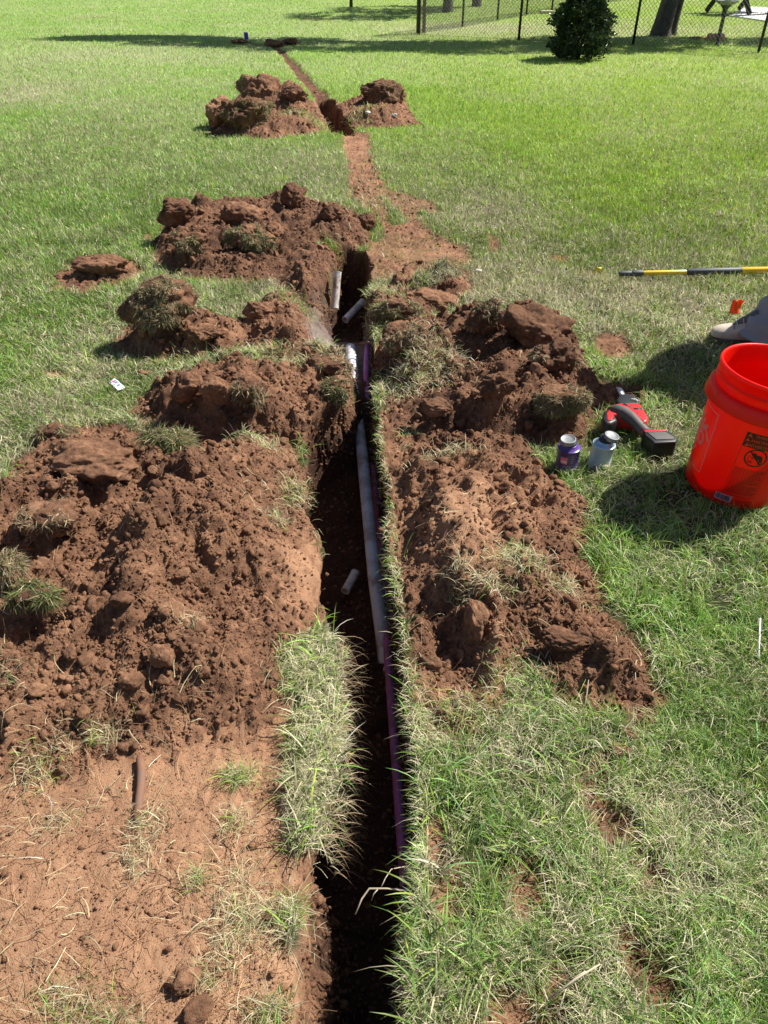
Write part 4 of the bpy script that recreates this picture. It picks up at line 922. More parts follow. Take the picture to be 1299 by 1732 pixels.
# ------------------------------------------------------------------ reciprocating saw lying on its side
M_RED = mat('red_tool_plastic', .38, (.55, .022, .025), bump=.05, bscale=300, var=.15, vscale=30); M_GRY = mat('grey_rubber', .6, (.11, .10, .095), var=.25, vscale=40); M_BLK = mat('black_tool_plastic', .45, (.016, .016, .018)); M_STEEL = mat('steel_blade', .3, (.55, .56, .6), metal=.8)
sp = P(1065, 720, .03); sawb = (sp.x, sp.y, hgt([sp.x], [sp.y])[0]+.012)
saw = empty('reciprocating_saw', sawb, 'red and black cordless reciprocating saw lying on the grass beside the bucket', 'power saw')
def slab_obj(name, px, z0, z1, m, bev, parent=saw, zref=None):
    pts = [P(u, v, sawb[2]+z1) for u, v in px]; bm = bmesh.new()
    lo = [bm.verts.new((p.x-sawb[0], p.y-sawb[1], z0)) for p in pts]; hi = [bm.verts.new((p.x-sawb[0], p.y-sawb[1], z1)) for p in pts]
    n = len(pts); bm.faces.new(hi); bm.faces.new(lo[::-1])
    for i in range(n): bm.faces.new((lo[i], lo[(i+1) % n], hi[(i+1) % n], hi[i]))
    return bm_obj(name, bm, m, parent, True, bev, 4)
slab_obj('body', [(1028, 690), (1034, 684), (1046, 681), (1082, 680), (1088, 689), (1098, 705), (1096, 712), (1088, 714), (1074, 704), (1054, 701), (1036, 701), (1026, 698)], .006, .068, M_RED, .014)
slab_obj('rear_housing', [(1022, 694), (1030, 688), (1040, 700), (1046, 710), (1034, 716), (1022, 715), (1018, 706)], .002, .066, M_BLK, .014)
slab_obj('rear_inlay', [(1026, 698), (1032, 694), (1038, 702), (1036, 710), (1027, 710)], .05, .0685, M_RED, .003)
slab_obj('shoe', [(1042, 676), (1048, 667), (1060, 664), (1076, 669), (1083, 680), (1080, 684), (1046, 684)], .008, .064, M_BLK, .012)
slab_obj('blade', [(1042, 654), (1051, 656), (1058, 667), (1048, 668)], .036, .0385, M_STEEL, 0)
HPATH = [(1030, 697, .050), (1042, 695, .062), (1056, 699, .064), (1068, 707, .062), (1078, 717, .056), (1087, 727, .046), (1095, 735, .036)]
bm = bmesh.new(); tube(bm, [Vector((P(u, v, sawb[2]+z).x-sawb[0], P(u, v, sawb[2]+z).y-sawb[1], z)) for u, v, z in HPATH], [.018, .025, .024, .021, .019, .020, .024], 20); bm_obj('handle', bm, M_GRY, saw, True)
bt = slab_obj('battery', [(1088, 728), (1127, 727), (1136, 731), (1147, 741), (1144, 747), (1106, 749), (1100, 743), (1091, 736)], .0, .062, M_BLK, .007)
slab_obj('battery_plate', [(1095, 731), (1126, 730), (1140, 739), (1140, 742), (1110, 743)],  .0615, .0645, M_GRY, .001)
slab_obj('battery_latch', [(1088, 727.5), (1124, 725.5), (1127, 728.5), (1092, 730.5)], .035, .0640, M_RED, .002)
bm = bmesh.new(); a = P(1121, 762, sawb[2]+.02); box(bm, (a.x-sawb[0]-.002, a.y-sawb[1]+.045, .032), (.055, .006, .016), Matrix.Rotation(-.05, 4, 'Z')); bm_obj('battery_mark', bm, mat('orange_light_mark', .4, (.75, .12, .03)), saw, bevel=.001)
for u, v in ((1050, 686), (1080, 690), (1090, 708)):
    a = P(u, v, sawb[2]+.088); bm = bmesh.new(); tube(bm, [(a.x-sawb[0], a.y-sawb[1], .06), (a.x-sawb[0], a.y-sawb[1], .0688)], .0030, 12); bm_obj('screw', bm, M_BLK, saw)
slab_obj('vent_slot', [(1056, 682), (1068, 687), (1066, 688.5), (1053, 683.5)], .06, .0686, M_BLK, 0)
slab_obj('vent_slot', [(1072, 690), (1086, 690), (1086, 692.5), (1072, 692)], .06, .0686, M_BLK, 0)
slab_obj('trigger', [(1078, 700), (1086, 699), (1088, 704), (1084, 708)], .03, .060, M_BLK, .004)
A = Flat(); A.line(0, 0, .022, -.012, .003); A.line(.010, .003, .020, -.020, .002); A.line(.016, 0, .026, -.02, .002)
a = P(1068, 674, sawb[2]+.071); A.build('nose_mark', lambda x, y: Vector((a.x-sawb[0]+x, a.y-sawb[1]+y, .0712)), mat('white_print', .5, (.6, .6, .6)), saw)

# ------------------------------------------------------------------ yellow and black pole
M_YEL = mat('yellow_fibreglass', .4, (.82, .56, .012), var=.12); M_CHA = mat('charcoal_grip', .55, (.055, .065, .075), var=.2)
pz = .045; pa, pb = P(1045, 463, pz), P(1299, 456.5, pz); pd = (pb-pa); Lp = pd.length; pd.normalize()
pole = empty('tool_pole', pa, 'yellow and charcoal tool pole lying on the grass above the orange flag', 'tool pole')
at = lambda u: pd*((P(u, 460, pz).x-pa.x)/pd.x)
for nm, u0, u1, r0, m in (('tip', 1045, 1067, .0135, M_CHA), ('ferrule', 1066, 1086, .017, M_CHA), ('inner_shaft', 1086, 1163, .0125, M_YEL), ('grip', 1161, 1256, .0185, M_CHA), ('outer_shaft', 1255.5, 1520, .0175, M_YEL)):
    bm = bmesh.new(); tube(bm, [at(u0), at(u0+2), at(u1-2), at(u1)], [r0*.85, r0, r0, r0*.85], 20); o = bm_obj(nm, bm, m, pole, True); o.modifiers.new('es', 'EDGE_SPLIT')
p = S3(1011, 464); bm = bmesh.new(); tube(bm, [Vector((p.x-.012, p.y, p.z+.03)), Vector((p.x+.014, p.y, p.z+.032))], .008, 10); tag(bm_obj('plastic_scrap', bm, M_YEL, smooth=True), 'tiny yellow plastic scrap in the grass left of the pole tip', 'scrap')

# ------------------------------------------------------------------ marker flags, printed tag
def flag(u, v, w, h, hz, m, label, bend, wire=True, rot=0):
    p = P(u, v, 0); p.z = hgt([p.x], [p.y])[0]; f = empty('marker_flag', p, label, 'marker flag'); f.rotation_euler = (0, 0, rot)
    bm = bmesh.new(); tube(bm, [(0, 0, -.02), (.002, 0, hz*.6), (0, 0, hz+h)], .0016 if hz < .3 else .003, 6); bm_obj('wire', bm, mat('flag_wire', .5, (.3, .3, .3), metal=.6), f, True)
    nx_, nz_ = 14, 10; V = [(w*i/nx_, bend*math.sin(i/nx_*7+j*.3)*(i/nx_), hz+h*j/nz_+.004*math.sin(i*.9)) for j in range(nz_+1) for i in range(nx_+1)]
    F = [(j*(nx_+1)+i, j*(nx_+1)+i+1, (j+1)*(nx_+1)+i+1, (j+1)*(nx_+1)+i) for j in range(nz_) for i in range(nx_)]
    o = mesh_np('flag_sheet', V, np.array(F), m, f); s = o.modifiers.new('s', 'SOLIDIFY'); s.thickness = .0006
flag(1229, 543, .056, .07, .022, plastic('orange_vinyl', (.95, .10, .01), .35, .4), 'orange marker flag in the grass beyond the boot', .010, rot=.1)
flag(414, 73, .075, .11, .05, plastic('purple_vinyl', (.24, .10, .80), .45, .4), 'small purple marker flag far away near the end of the slit trench', .012)
c4 = [P(183, 648, .035), P(193, 641.5, .04), P(212, 654, .035), P(199, 660.5, .03)]
cen = sum(c4, Vector())/4; tg = empty('printed_tag', cen, 'small white printed plastic tag lying on the grass left of the row bank', 'tag')
nx_ = 8; V = []
for j in range(nx_+1):
    for i in range(nx_+1):
        a, b_ = i/nx_, j/nx_; q = (c4[0]*(1-a)+c4[3]*a)*(1-b_)+(c4[1]*(1-a)+c4[2]*a)*b_-cen; V.append((q.x, q.y, q.z+.006*math.sin(a*3.1+b_)))
F = [(j*(nx_+1)+i, j*(nx_+1)+i+1, (j+1)*(nx_+1)+i+1, (j+1)*(nx_+1)+i) for j in range(nx_) for i in range(nx_)]
sh = mesh_np('tag_sheet', V, np.array(F), mat('white_card', .5, (.82, .83, .86)), tg); s = sh.modifiers.new('s', 'SOLIDIFY'); s.thickness = .0008; s.offset = -1
def tagpt(a, b_, e=.0012):
    q = (c4[0]*(1-a)+c4[3]*a)*(1-b_)+(c4[1]*(1-a)+c4[2]*a)*b_-cen; return Vector((q.x, q.y, q.z+.006*math.sin(a*3.1+b_)+e))
for nm, rects, m in (('red_print', [(.15, .42, .35, .6)], (.75, .12, .25)), ('blue_print', [(.1, .15, .25, .3), (.35, .5, .5, .85), (.62, .4, .72, .8), (.2, .68, .3, .9), (.45, .2, .52, .35)], (.18, .22, .38))):
    A = Flat()
    for a0, b0, a1, b1 in rects: A.rect(a0, b0, a1, b1, 4)
    A.build(nm, lambda x, y: tagpt(x, y), mat(nm, .5, m), tg)

# ------------------------------------------------------------------ kneeling worker at the right edge
SKIN = mat('skin', .5, (.42, .23, .15)); M_PANT = mat('grey_trouser_cloth', .85, (.34, .33, .35), bump=.25, bscale=90, var=.12, vscale=14); M_SHIRT = mat('grey_shirt_cloth', .9, (.22, .24, .27), bump=.2, bscale=60)
M_SUEDE = mat('tan_suede', .9, (.68, .58, .47), bump=.3, bscale=300, var=.15); M_SOLE = mat('boot_sole', .7, (.10, .085, .07)); M_LACE = mat('boot_lace', .7, (.55, .55, .58)); M_TONG = mat('grey_boot_tongue', .7, (.16, .15, .15)); M_HAIR = mat('dark_hair', .8, (.03, .02, .015))
def skinned(name, chains, m, parent, lv=2):
    """chains: {id: (pos, r)}, edges; one continuous skin"""
    nodes, edges = chains; ids = list(nodes); me = bpy.data.meshes.new(name)
    me.from_pydata([nodes[i][0] for i in ids], [(ids.index(a), ids.index(b)) for a, b in edges], []); o = bpy.data.objects.new(name, me); COL.objects.link(o)
    if parent: o.parent = parent
    s = o.modifiers.new('skin', 'SKIN'); s.use_smooth_shade = True
    for k, i in enumerate(ids):
        r = nodes[i][1]; r = (r, r) if not hasattr(r, '__len__') else r; o.data.skin_vertices[0].data[k].radius = r; o.data.skin_vertices[0].data[k].use_root = (k == 0)
    sb = o.modifiers.new('sub', 'SUBSURF'); sb.levels = lv; sb.render_levels = lv; me.materials.append(m); return o
ank = P(1277, 557, .09); gz = hgt([ank.x], [ank.y])[0]
fx, fy = ank.x, ank.y; person = empty('person', (fx, fy, gz), 'crouching person in grey trousers and tan boot at the right edge behind the bucket', 'person')
L = lambda x, y, z: (x, y, z)
k1 = (.30, .10, .50); a1 = (.03, .0, .10); k2 = (.34, -.34, .34); a2 = (.78, -.22, .09)
N = {'pel': ((.56, -.05, .52), (.15, .12)), 'wst': ((.48, -.04, .68), (.13, .11)), 'cst': ((.32, -.02, .86), (.16, .12)), 'nk': ((.20, .0, 1.00), .065), 'nk2': ((.15, .0, 1.06), .055), 'hd': ((.10, .0, 1.13), (.082, .095)), 'hd2': ((.07, .0, 1.21), (.07, .08)),
     'sL': ((.28, .16, .92), .07), 'eL': ((.28, .24, .68), .048), 'wL': ((.20, .10, .58), .032), 'hL': ((.15, .06, .55), (.04, .02)), 'sR': ((.28, -.20, .92), .07), 'eR': ((.30, -.32, .68), .048), 'wR': ((.22, -.20, .58), .032), 'hR': ((.17, -.16, .55), (.04, .02)),
     'h1': ((.54, .06, .48), .10), 'k1': (k1, .068), 'c1': ((.17, .05, .32), .055), 'a1': (a1, .036), 'h2': ((.56, -.18, .48), .10), 'k2': (k2, .068), 'c2': ((.58, -.28, .2), .052), 'a2': (a2, .036)}
E = [('pel', 'wst'), ('wst', 'cst'), ('cst', 'nk'), ('nk', 'nk2'), ('nk2', 'hd'), ('hd', 'hd2'), ('cst', 'sL'), ('sL', 'eL'), ('eL', 'wL'), ('wL', 'hL'), ('cst', 'sR'), ('sR', 'eR'), ('eR', 'wR'), ('wR', 'hR'),
     ('pel', 'h1'), ('h1', 'k1'), ('k1', 'c1'), ('c1', 'a1'), ('pel', 'h2'), ('h2', 'k2'), ('k2', 'c2'), ('c2', 'a2')]
# fingers and thumbs
for s_, h0, d0 in (('L', (.15, .06, .55), .02), ('R', (.17, -.16, .55), -.02)):
    for i in range(4):
        b0 = (h0[0]-.03, h0[1]+(i-1.5)*.021, h0[2]-.012); b1 = (b0[0]-.030-.004*(i in (1, 2)), b0[1], b0[2]-.016); b2 = (b1[0]-.012, b1[1], b1[2]-.028)
        N[f'{s_}{i}a'] = (b0, .0105); N[f'{s_}{i}b'] = (b1, .0095); N[f'{s_}{i}c'] = (b2, .008); E += [('h'+s_, f'{s_}{i}a'), (f'{s_}{i}a', f'{s_}{i}b'), (f'{s_}{i}b', f'{s_}{i}c')]
    t0 = (h0[0]-.005, h0[1]-np.sign(d0)*.045, h0[2]-.01); t1 = (t0[0]-.03, t0[1]-np.sign(d0)*.004, t0[2]-.02); N[s_+'t'] = (t0, .012); N[s_+'u'] = (t1, .009); E += [('h'+s_, s_+'t'), (s_+'t', s_+'u')]
skinned('body', (N, E), SKIN, person)
# trousers: visible leg has loose folds bunched over the boot
def cloth_leg(pts, rads, folds, name):
    seg, sub_ = 44, 70; V = []; pts = [Vector(p) for p in pts]; n = len(pts)
    cum = [0]
    for a, b_ in zip(pts, pts[1:]): cum.append(cum[-1]+(b_-a).length)
    for i in range(sub_+1):
        s_ = cum[-1]*i/sub_; k = max(j for j in range(n-1) if cum[j] <= s_+1e-9); t = (s_-cum[k])/(cum[k+1]-cum[k]); t2 = t*t*(3-2*t)*.5+t*.5
        c = pts[k].lerp(pts[k+1], t2); r = rads[k]*(1-t)+rads[k+1]*t; T = (pts[min(k+1, n-1)]-pts[k]).normalized()
        if i: T = (T+Told).normalized()
        Told = T; up = Vector((0, 1, 0)); a = T.cross(up).normalized(); b2 = T.cross(a)
        for q in range(seg):
            an = 2*math.pi*q/seg; fo = folds*math.sin(s_*85+2.2*math.sin(an)+1.3*math.sin(2*an+s_*20))*(.5+.5*math.exp(-s_/.16))+folds*.6*math.sin(3*an+s_*30)
            V.append(c+(a*math.cos(an)+b2*math.sin(an))*(r+fo))
    F = [(i*seg+q, i*seg+(q+1) % seg, (i+1)*seg+(q+1) % seg, (i+1)*seg+q) for i in range(sub_) for q in range(seg)]
    o = mesh_np(name, [tuple(v) for v in V], np.array(F), M_PANT, person); s = o.modifiers.new('s', 'SOLIDIFY'); s.thickness = .003; return o
cloth_leg([(.0, -.03, .02), (.035, -.01, .09), (.09, .02, .18), (.18, .055, .33), (.30, .10, .52), (.42, .07, .54), (.56, .02, .52)], [.088, .084, .078, .082, .096, .12, .145], .0075, 'trouser_leg')
cloth_leg([(.80, -.22, .07), (.70, -.25, .13), (.58, -.28, .2), (.44, -.31, .28), (.32, -.34, .36), (.42, -.28, .46), (.56, -.16, .52)], [.065, .068, .075, .08, .092, .115, .14], .006, 'trouser_leg')
NS = {'p': ((.56, -.05, .50), (.185, .165)), 'w': ((.48, -.04, .68), (.16, .14)), 'c': ((.32, -.02, .86), (.185, .15)), 'n': ((.215, .0, .975), .075), 'sL': ((.28, .17, .91), .085), 'eL': ((.28, .22, .75), .066), 'sR': ((.28, -.21, .91), .085), 'eR': ((.30, -.29, .75), .066)}
skinned('shirt', (NS, [('p', 'w'), ('w', 'c'), ('c', 'n'), ('c', 'sL'), ('sL', 'eL'), ('c', 'sR'), ('sR', 'eR')]), M_SHIRT, person)
v, f = ico(4); k = (v[:, 2] > -.1) | (v[:, 0] > .25); v2 = v*np.array([.105, .1, .10])*(1+.05*fbm3(v, 6, 3, 7)[:, None]); v2[~k] *= .8; o = mesh_np('hair', v2+np.array([.115, .0, 1.20]), f, M_HAIR, person)
v, f = ico(3)
for yy in (-.04, .04):
    mesh_np('eye', v*.012+np.array([.0, .0+yy, 1.175]), f, mat('eye_white', .3, (.7, .7, .7)), person); mesh_np('ear', v*np.array([.02, .008, .03])+np.array([.095, yy*2.2, 1.165]), f, SKIN, person)
mesh_np('nose', v*np.array([.02, .014, .022])+np.array([-.012, .0, 1.145]), f, SKIN, person); mesh_np('mouth', v*np.array([.008, .026, .007])+np.array([-.002, .0, 1.108]), f, mat('lips', .5, (.35, .12, .10)), person)
def boot(ox, oy, oz, rot, pitch_=0, name='boot'):
    e = bpy.data.objects.new(name, None); COL.objects.link(e); e.parent = person; e.location = (ox, oy, oz); e.rotation_euler = (0, pitch_, rot); e.scale = (.92, 1, 1)
    # cross-sections from heel (+x) to toe (-x)
    secs = [(.085, .026, .02, .085), (.07, .036, .0, .11), (.03, .038, .0, .125), (-.02, .038, .0, .110), (-.06, .042, .0, .086), (-.10, .047, .0, .070), (-.14, .048, .0, .062), (-.17, .040, .004, .050), (-.188, .022, .010, .036)]
    seg = 24; V = []
    for x, w, z0, z1 in secs:
        for q in range(seg):
            an = 2*math.pi*q/seg; cy, sz = math.cos(an), math.sin(an); yy = w*np.sign(cy)*abs(cy)**.75
            zz = (z0+z1)/2+(z1-z0)/2*np.sign(sz)*abs(sz)**.8; V.append((x, yy*(1 if sz < .3 else 1-.30*(sz-.3)), zz))
    F = [(i*seg+q, i*seg+(q+1) % seg, (i+1)*seg+(q+1) % seg, (i+1)*seg+q) for i in range(len(secs)-1) for q in range(seg)]; bm = bmesh.new()
    vs = [bm.verts.new(p) for p in V]; [bm.faces.new([vs[i] for i in q]) for q in F]; bm.faces.new(vs[:seg]); bm.faces.new(vs[-seg:][::-1])
    o = bm_obj('upper', bm, M_SUEDE, e, True); s = o.modifiers.new('s', 'SUBSURF'); s.levels = s.render_levels = 2
    bm = bmesh.new(); top = []; bot = []
    out = [(x, w+.006) for x, w, _, _ in secs]; ring_ = [(x, w) for x, w in out]+[(x, -w) for x, w in out[::-1]]
    lo = [bm.verts.new((x, y, -.014)) for x, y in ring_]; hi = [bm.verts.new((x, y, .014)) for x, y in ring_]; bm.faces.new(hi); bm.faces.new(lo[::-1]); n = len(ring_)
    for i in range(n): bm.faces.new((lo[i], lo[(i+1) % n], hi[(i+1) % n], hi[i]))
    bm_obj('sole', bm, M_SOLE, e, False, .004)
    bm = bmesh.new(); tube(bm, [(-.088, 0, .071), (-.06, 0, .090), (-.03, 0, .108), (.0, 0, .128)], [.012, .017, .020, .022], 12); bm_obj('tongue', bm, M_TONG, e, True)
    for i in range(4):
        x = -.086+i*.024; z = .082+i*.0165; bm = bmesh.new(); tube(bm, [(x+.006, -.03, z-.014), (x, -.012, z+.004), (x-.004, .012, z+.004), (x+.006, .03, z-.014)], .0026, 8); bm_obj('lace', bm, M_LACE, e, True)
    bm = bmesh.new(); tube(bm, [(-.092, -.040, .05), (-.094, -.03, .066), (-.095, 0, .0745), (-.094, .03, .066), (-.092, .040, .05)], .0028, 8); bm_obj('toe_seam', bm, mat('dark_seam', .8, (.2, .17, .14)), e, True)
boot(-.005, .0, .018, R(-16)); boot(.86, -.20, .05, R(0), R(-45))

# ------------------------------------------------------------------ fence
M_FENCE = mat('black_vinyl', .5, (.012, .013, .014)); M_WIRE = mat('dark_wire', .55, (.035, .04, .035))
def fence(pxs, ext, label, name='chain_link_fence'):
    pts = [P(u, v) for u, v in pxs]
    for e in ext: pts.append(pts[-1]+(pts[-1]-pts[-2])*e)
    fe = empty(name, pts[0], label, 'fence', 'black chain link fence runs'); o0 = pts[0]; Hf = 1.2
    for i, p in enumerate(pts):
        bm = bmesh.new(); r = .034 if i == 0 else .024; tube(bm, [(p-o0)+Vector((0, 0, -.05)), (p-o0)+Vector((0, 0, Hf+.04))], r, 12); v_ = (p-o0)+Vector((0, 0, Hf+.04)); tube(bm, [v_, v_+Vector((0, 0, .02))], [r*1.1, r*.4], 12)
        bm_obj('post', bm, M_FENCE, fe, True)
    bm = bmesh.new(); tube(bm, [p-o0+Vector((0, 0, Hf)) for p in pts], .018, 10); bm_obj('top_rail', bm, M_FENCE, fe, True)
    for a, b_ in zip(pts, pts[1:]):
        d = b_-a; Lh = d.length; d.normalize(); bm = bmesh.new(); s = .068; H0, H1 = .02, Hf-.01; hh_ = H1-H0; k = -hh_
        while k < Lh:
            for sg in (1, -1):
                s0, s1 = max(k, 0), min(k+hh_, Lh)
                if s1 > s0+.01:
                    z0, z1 = (H0+(s0-k), H0+(s1-k)) if sg > 0 else (H1-(s0-k), H1-(s1-k))
                    off = Vector((-d.y, d.x, 0))*.0028*sg; tube(bm, [a-o0+d*s0+off+Vector((0, 0, z0)), a-o0+d*s1+off+Vector((0, 0, z1))], .0026, 3, False)
            k += s
        tube(bm, [a-o0+Vector((0, 0, H0)), b_-o0+Vector((0, 0, H0))], .003, 4, False); bm_obj('wire_mesh', bm, M_WIRE, fe)
    return fe
fence([(708, 60), (877, 69), (1070, 78), (1282, 91)], [1, 1], 'black chain link fence running along the lawn behind the dark bush')
fence([(706.6, 58.6), (782, 47), (841, 36), (890, 27), (933, 20), (968, 14.5)], [1, 1, 1], 'black chain link fence receding from the corner post into the distance')

# ------------------------------------------------------------------ bush, trees
M_LEAF = make_leafy('glossy_leaf', .1, .28, .6); M_LEAF2 = make_leafy('tree_leaf', .3, .5, .3); M_TRUNK = mat('grey_bark', .9, (.085, .07, .058), bump=1., bscale=22, var=.45, vscale=9)
def leaves(name, c, N, L, wd, m, parent, base, jit=.35):
    """c: centres, N: rough outward directions"""
    n = len(c); d = N+RNG.normal(0, .55, (n, 3)); d /= np.linalg.norm(d, axis=1)[:, None]; s = np.cross(d, RNG.normal(size=(n, 3))); s /= np.linalg.norm(s, axis=1)[:, None]
    nn = np.cross(d, s); L = L*RNG.uniform(.7, 1.3, n)[:, None]; rows = [c, c+d*L*.45+s*wd*.5+nn*wd*.12, c+d*L-nn*wd*.1, c+d*L*.45-s*wd*.5+nn*wd*.12]
    V = np.stack(rows, 1).reshape(-1, 3); b = np.arange(n)*4; F = np.concatenate([np.stack([b, b+1, b+2], 1), np.stack([b, b+2, b+3], 1)])
    col = np.array(base)*np.exp(RNG.normal(0, jit, n))[:, None]; return mesh_np(name, V, F, m, parent, col={'col': np.repeat(col, 4, 0)}, smooth=False)
bp = P(975, 102); bush = empty('evergreen_bush', bp, 'dense dark glossy evergreen bush standing on the lawn in front of the fence', 'bush')
n = 9500; zz = RNG.random(n)**.9; prof_ = np.interp(zz, [0, .1, .3, .5, .7, .85, 1], [.38, .47, .50, .44, .33, .20, .05]); th = RNG.uniform(0, 6.283, n)
lob = 1+.30*vn2(th*1.6+3, zz*6, 31)+.24*vn2(th*3.5, zz*12, 32); rr = .88*prof_*lob*RNG.random(n)**.28
c = np.stack([rr*np.cos(th), rr*np.sin(th), .03+zz*1.0], 1); Nn = np.stack([np.cos(th), np.sin(th), np.full(n, .55)], 1)
leaves('foliage', c, Nn, .072, .030, M_LEAF, bush, (.040, .066, .028), .45)
bm = bmesh.new()
for k in range(7):
    a = k*.9; tube(bm, [(0, 0, 0), (.08*math.cos(a), .08*math.sin(a), .3), (.18*math.cos(a), .18*math.sin(a), .7)], [.018, .012, .006], 6)
bm_obj('stem', bm, M_TRUNK, bush, True)
def tree(base, trunk, crown, label, name='tree', nleaf=9000, leafL=.16, limbs=9, lr=1., flare=.15):
    t = empty(name, base, label, 'tree'); seg = 28; V = []
    pts, rads = trunk; fine = []
    for i in range(len(pts)-1):
        for k in range(6): fine.append((Vector(pts[i]).lerp(Vector(pts[i+1]), k/6), rads[i]+(rads[i+1]-rads[i])*k/6))
    fine.append((Vector(pts[-1]), rads[-1]))
    for c, r in fine:
        fl = math.exp(-max(c.z, 0)/.16)
        for q in range(seg):
            an = 2*math.pi*q/seg; rr = r*(1+fl*flare*(1.2+1.3*max(0, math.cos(an*2.5+.6))**2)+.07*math.sin(an*5+c.z*2)+.05*math.sin(an*9+c.z*5)); V.append((c.x+rr*math.cos(an), c.y+rr*math.sin(an), c.z))
    F = [(i*seg+q, i*seg+(q+1) % seg, (i+1)*seg+(q+1) % seg, (i+1)*seg+q) for i in range(len(fine)-1) for q in range(seg)]
    mesh_np('trunk', V, np.array(F), M_TRUNK, t); top = Vector(pts[-1]); bm = bmesh.new(); rr_ = random.Random(len(label))
    for k in range(limbs):
        b0, (rx, ry, rz) = crown[k % len(crown)]; e = Vector(b0)+Vector((rr_.uniform(-.5, .5)*rx, rr_.uniform(-.5, .5)*ry, rr_.uniform(-.3, .3)*rz)); s_ = top-Vector((0, 0, rr_.uniform(0, .8)))
        tube(bm, [s_, s_.lerp(e, .35)+Vector((0, 0, .25)), s_.lerp(e, .7)+Vector((0, 0, .15)), e], [rads[-1]*.6*lr, rads[-1]*.4*lr, rads[-1]*.22*lr, .015], 7)
    bm_obj('limb', bm, M_TRUNK, t, True); cs, ns = [], []
    for b0, (rx, ry, rz) in crown:
        m = int(nleaf/len(crown)); u_ = RNG.normal(size=(m, 3)); u_ /= np.linalg.norm(u_, axis=1)[:, None]; lob = 1+.35*fbm3(u_+np.array(b0), 2.2, 3, 41); rad = RNG.random(m)[:, None]**.45*lob[:, None]
        p_ = u_*rad*np.array([rx, ry, rz]); keep = fbm3(p_+np.array(b0), 1.6, 2, 45) > -.18; cs.append((p_+np.array(b0))[keep]); ns.append(u_[keep])
    leaves('crown', np.concatenate(cs), np.concatenate(ns)+np.array([0, 0, .2]), leafL, leafL*.5, M_LEAF2, t, (.045, .085, .02)); return t
tb = P(1117, 62)
tree(tb, ([(0, 0, -.1), (.0, 0, .12), (.06, 0, .6), (.12, 0, 1.3), (.2, 0, 2.6), (.3, 0, 4.0)], [.18, .17, .155, .15, .14, .13]),
     [((-1.5, .3, 5.6), (2.4, 1.0, .9)), ((.6, .2, 6.0), (2.2, 1.1, 1.0)), ((-4.0, .9, 5.4), (2.0, .8, .6)), ((-6.2, 1.6, 5.4), (1.9, .55, .45)), ((3.0, .2, 5.8), (1.6, 1., .8))],
     'broad grey-barked tree trunk just behind the chain link fence', nleaf=16000, leafL=.2, flare=.16)
tb2 = P(1134, 61)
tree(tb2, ([(0, 0, -.1), (.0, 0, .2), (.05, 0, .8), (.2, 0, 2.0), (.6, 0, 3.4)], [.10, .095, .09, .08, .07]), [((1.2, .6, 4.4), (1.1, 1., .8))], 'slimmer second trunk pressed against the broad grey-barked one', nleaf=2500, limbs=4, flare=.1)
for u, v, r, lab in ((757, 22, .13, 'small dark-trunked tree seen through the wire mesh, left one of two'), (806, 12, .13, 'small dark-trunked tree seen through the wire mesh, right one of two')):
    p_ = P(u, v); tree(p_, ([(0, 0, -.05), (0, 0, .5), (.05, 0, 1.6)], [r, r*.85, r*.7]), [((0, 0, 3.0), (1.7, 1.5, 1.1))], lab, nleaf=3500, leafL=.22, flare=.1)
p_ = P(594, 13); stick('sapling', [p_, p_+Vector((0, 0, .8)), p_+Vector((.03, 0, 1.7))], [.05, .04, .02], 'thin young sapling stem at the top middle of the lawn', 'sapling', M_TRUNK)
# trees beyond the right-hand side whose crowns shade the far lawn
p_ = P(1680, 62); tree(p_, ([(0, 0, -.1), (0, 0, .8), (.1, 0, 3.2)], [.24, .2, .15]), [((-2.2, 1.0, 5.2), (2.6, .8, .8)), ((.8, .6, 5.6), (2.0, 1., .9))], 'yard tree beyond the right edge of the photo', nleaf=8000, leafL=.2)

# ------------------------------------------------------------------ yard things behind the fence
M_IRON = mat('dark_cast_iron', .5, (.03, .032, .035)); M_BASIN = mat('weathered_basin', .5, (.30, .32, .30), var=.2)
q = P(1212, 79); bb_ = empty('birdbath', q, 'dark pedestal birdbath with shallow pale basin behind the fence', 'birdbath')
lathe('pedestal', [(0, 0), (.055, 0), (.055, .02), (.034, .04), (.030, .44), (.046, .45), (.05, .48), (.036, .50), (.045, .56), (.10, .62)], M_IRON, bb_, 24)
lathe('basin', [(.02, .60), (.11, .625), (.185, .665), (.20, .68), (.195, .688), (.18, .676), (.10, .645), (0, .64)], M_BASIN, bb_, 40)
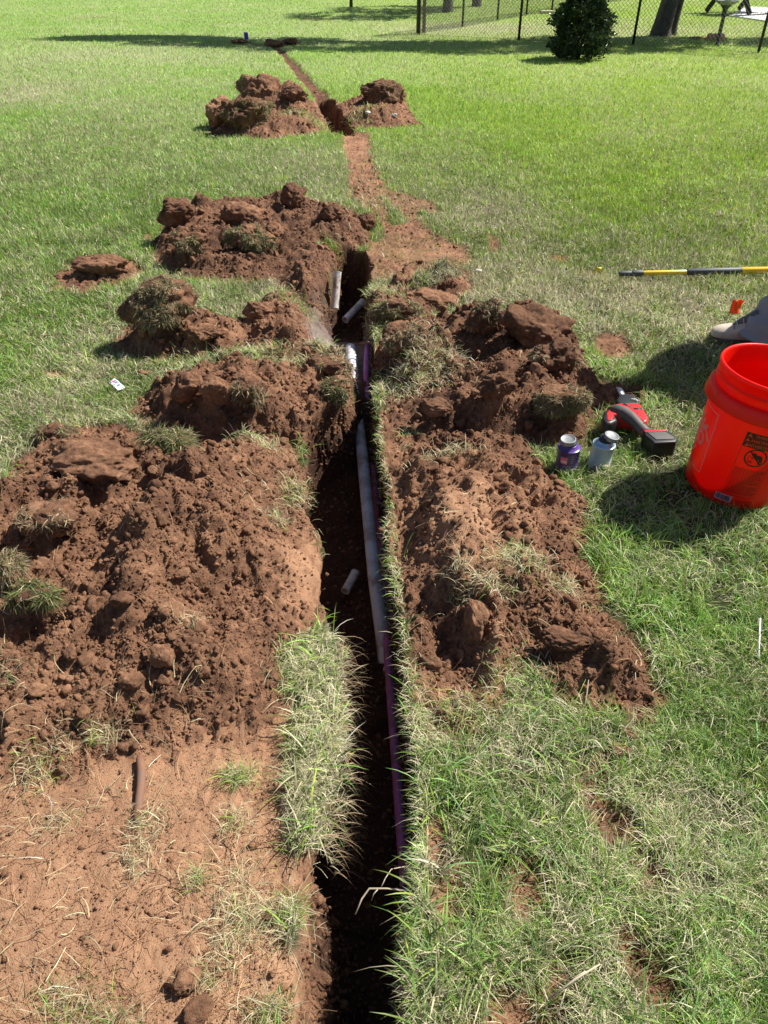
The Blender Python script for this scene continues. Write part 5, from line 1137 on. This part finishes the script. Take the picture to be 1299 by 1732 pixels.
# concrete pad and picnic table
bm = bmesh.new(); c = [P(1233, 29), P(1299, 39), P(1420, 52), P(1480, 22), P(1262, 14)]; lo = [bm.verts.new((p.x, p.y, -.02)) for p in c]; hi = [bm.verts.new((p.x, p.y, .045)) for p in c]
bm.faces.new(hi); bm.faces.new(lo[::-1]); [bm.faces.new((lo[i], lo[(i+1) % 5], hi[(i+1) % 5], hi[i])) for i in range(5)]
tag(bm_obj('concrete_pad', bm, mat('pale_concrete', .8, (.75, .73, .70), var=.10, vscale=6), bevel=.01), 'pale concrete pad under the dark picnic table', 'concrete pad')
q = P(1258, 21, .045); tb_ = empty('picnic_table', q, 'dark wooden picnic table standing on the pale concrete pad', 'picnic table', rz=.55); M_DW = mat('dark_stained_wood', .7, (.022, .018, .016), bump=.3, bscale=40)
for nm, bxs in (('table_top', [((0, y, .75), (1.7, .14, .04)) for y in (-.3, -.15, 0, .15, .3)]), ('bench', [((0, y, .44), (1.7, .13, .04)) for y in (-.78, -.64)]), ('bench', [((0, y, .44), (1.7, .13, .04)) for y in (.78, .64)]),
                ('leg_frame', [((-.6, 0, .40), (.05, 1.6, .10)), ((-.6, 0, .70), (.05, .7, .08))]), ('leg_frame', [((.6, 0, .40), (.05, 1.6, .10)), ((.6, 0, .70), (.05, .7, .08))])):
    bm = bmesh.new(); [box(bm, c_, s_) for c_, s_ in bxs]; bm_obj(nm, bm, M_DW, tb_, bevel=.004)
for x in (-.655, .655):
    for sg in (1, -1):
        bm = bmesh.new(); box(bm, (x, sg*.42, .36), (.05, .11, .86), Matrix.Rotation(sg*.62, 4, 'X')); bm_obj('leg', bm, M_DW, tb_)
# low planks and blocks by the birdbath
q = P(1199, 70); rk = clod_mesh(5, (.30, .18, .15), 4, .7, .7); o = mesh_np('reddish_rock', rk[0], rk[1], mat('terracotta_rock', .8, (.60, .26, .16), var=.3, vscale=20)); o.location = (q.x+.1, q.y, .05); tag(o, 'pinkish-orange rock lying behind the birdbath pole', 'rock')
rk = clod_mesh(9, (.36, .10, .07), 4, .7, .7); q = P(1186, 68); o = mesh_np('split_log', rk[0], rk[1], mat('rusty_wood', .85, (.34, .17, .08), var=.4, vscale=14)); o.location = (q.x-.02, q.y, .03); tag(o, 'brown split log lying left of the pinkish-orange rock', 'log')
bm = bmesh.new(); q = P(925, 24); box(bm, (q.x, q.y, .04), (.34, .2, .08)); tag(bm_obj('paving_block', bm, mat('cream_block', .8, (.62, .56, .40), var=.1), bevel=.01), 'cream paving block lying at the foot of the receding fence', 'block')
q = P(713, 58); bm = bmesh.new(); box(bm, (q.x+.05, q.y+.09, .6), (.07, .07, 1.2), None); tag(bm_obj('wooden_post', bm, mat('weathered_wood', .85, (.24, .18, .12), bump=.6, bscale=30, var=.3), bevel=.006), 'weathered wooden post right behind the black corner post', 'post')
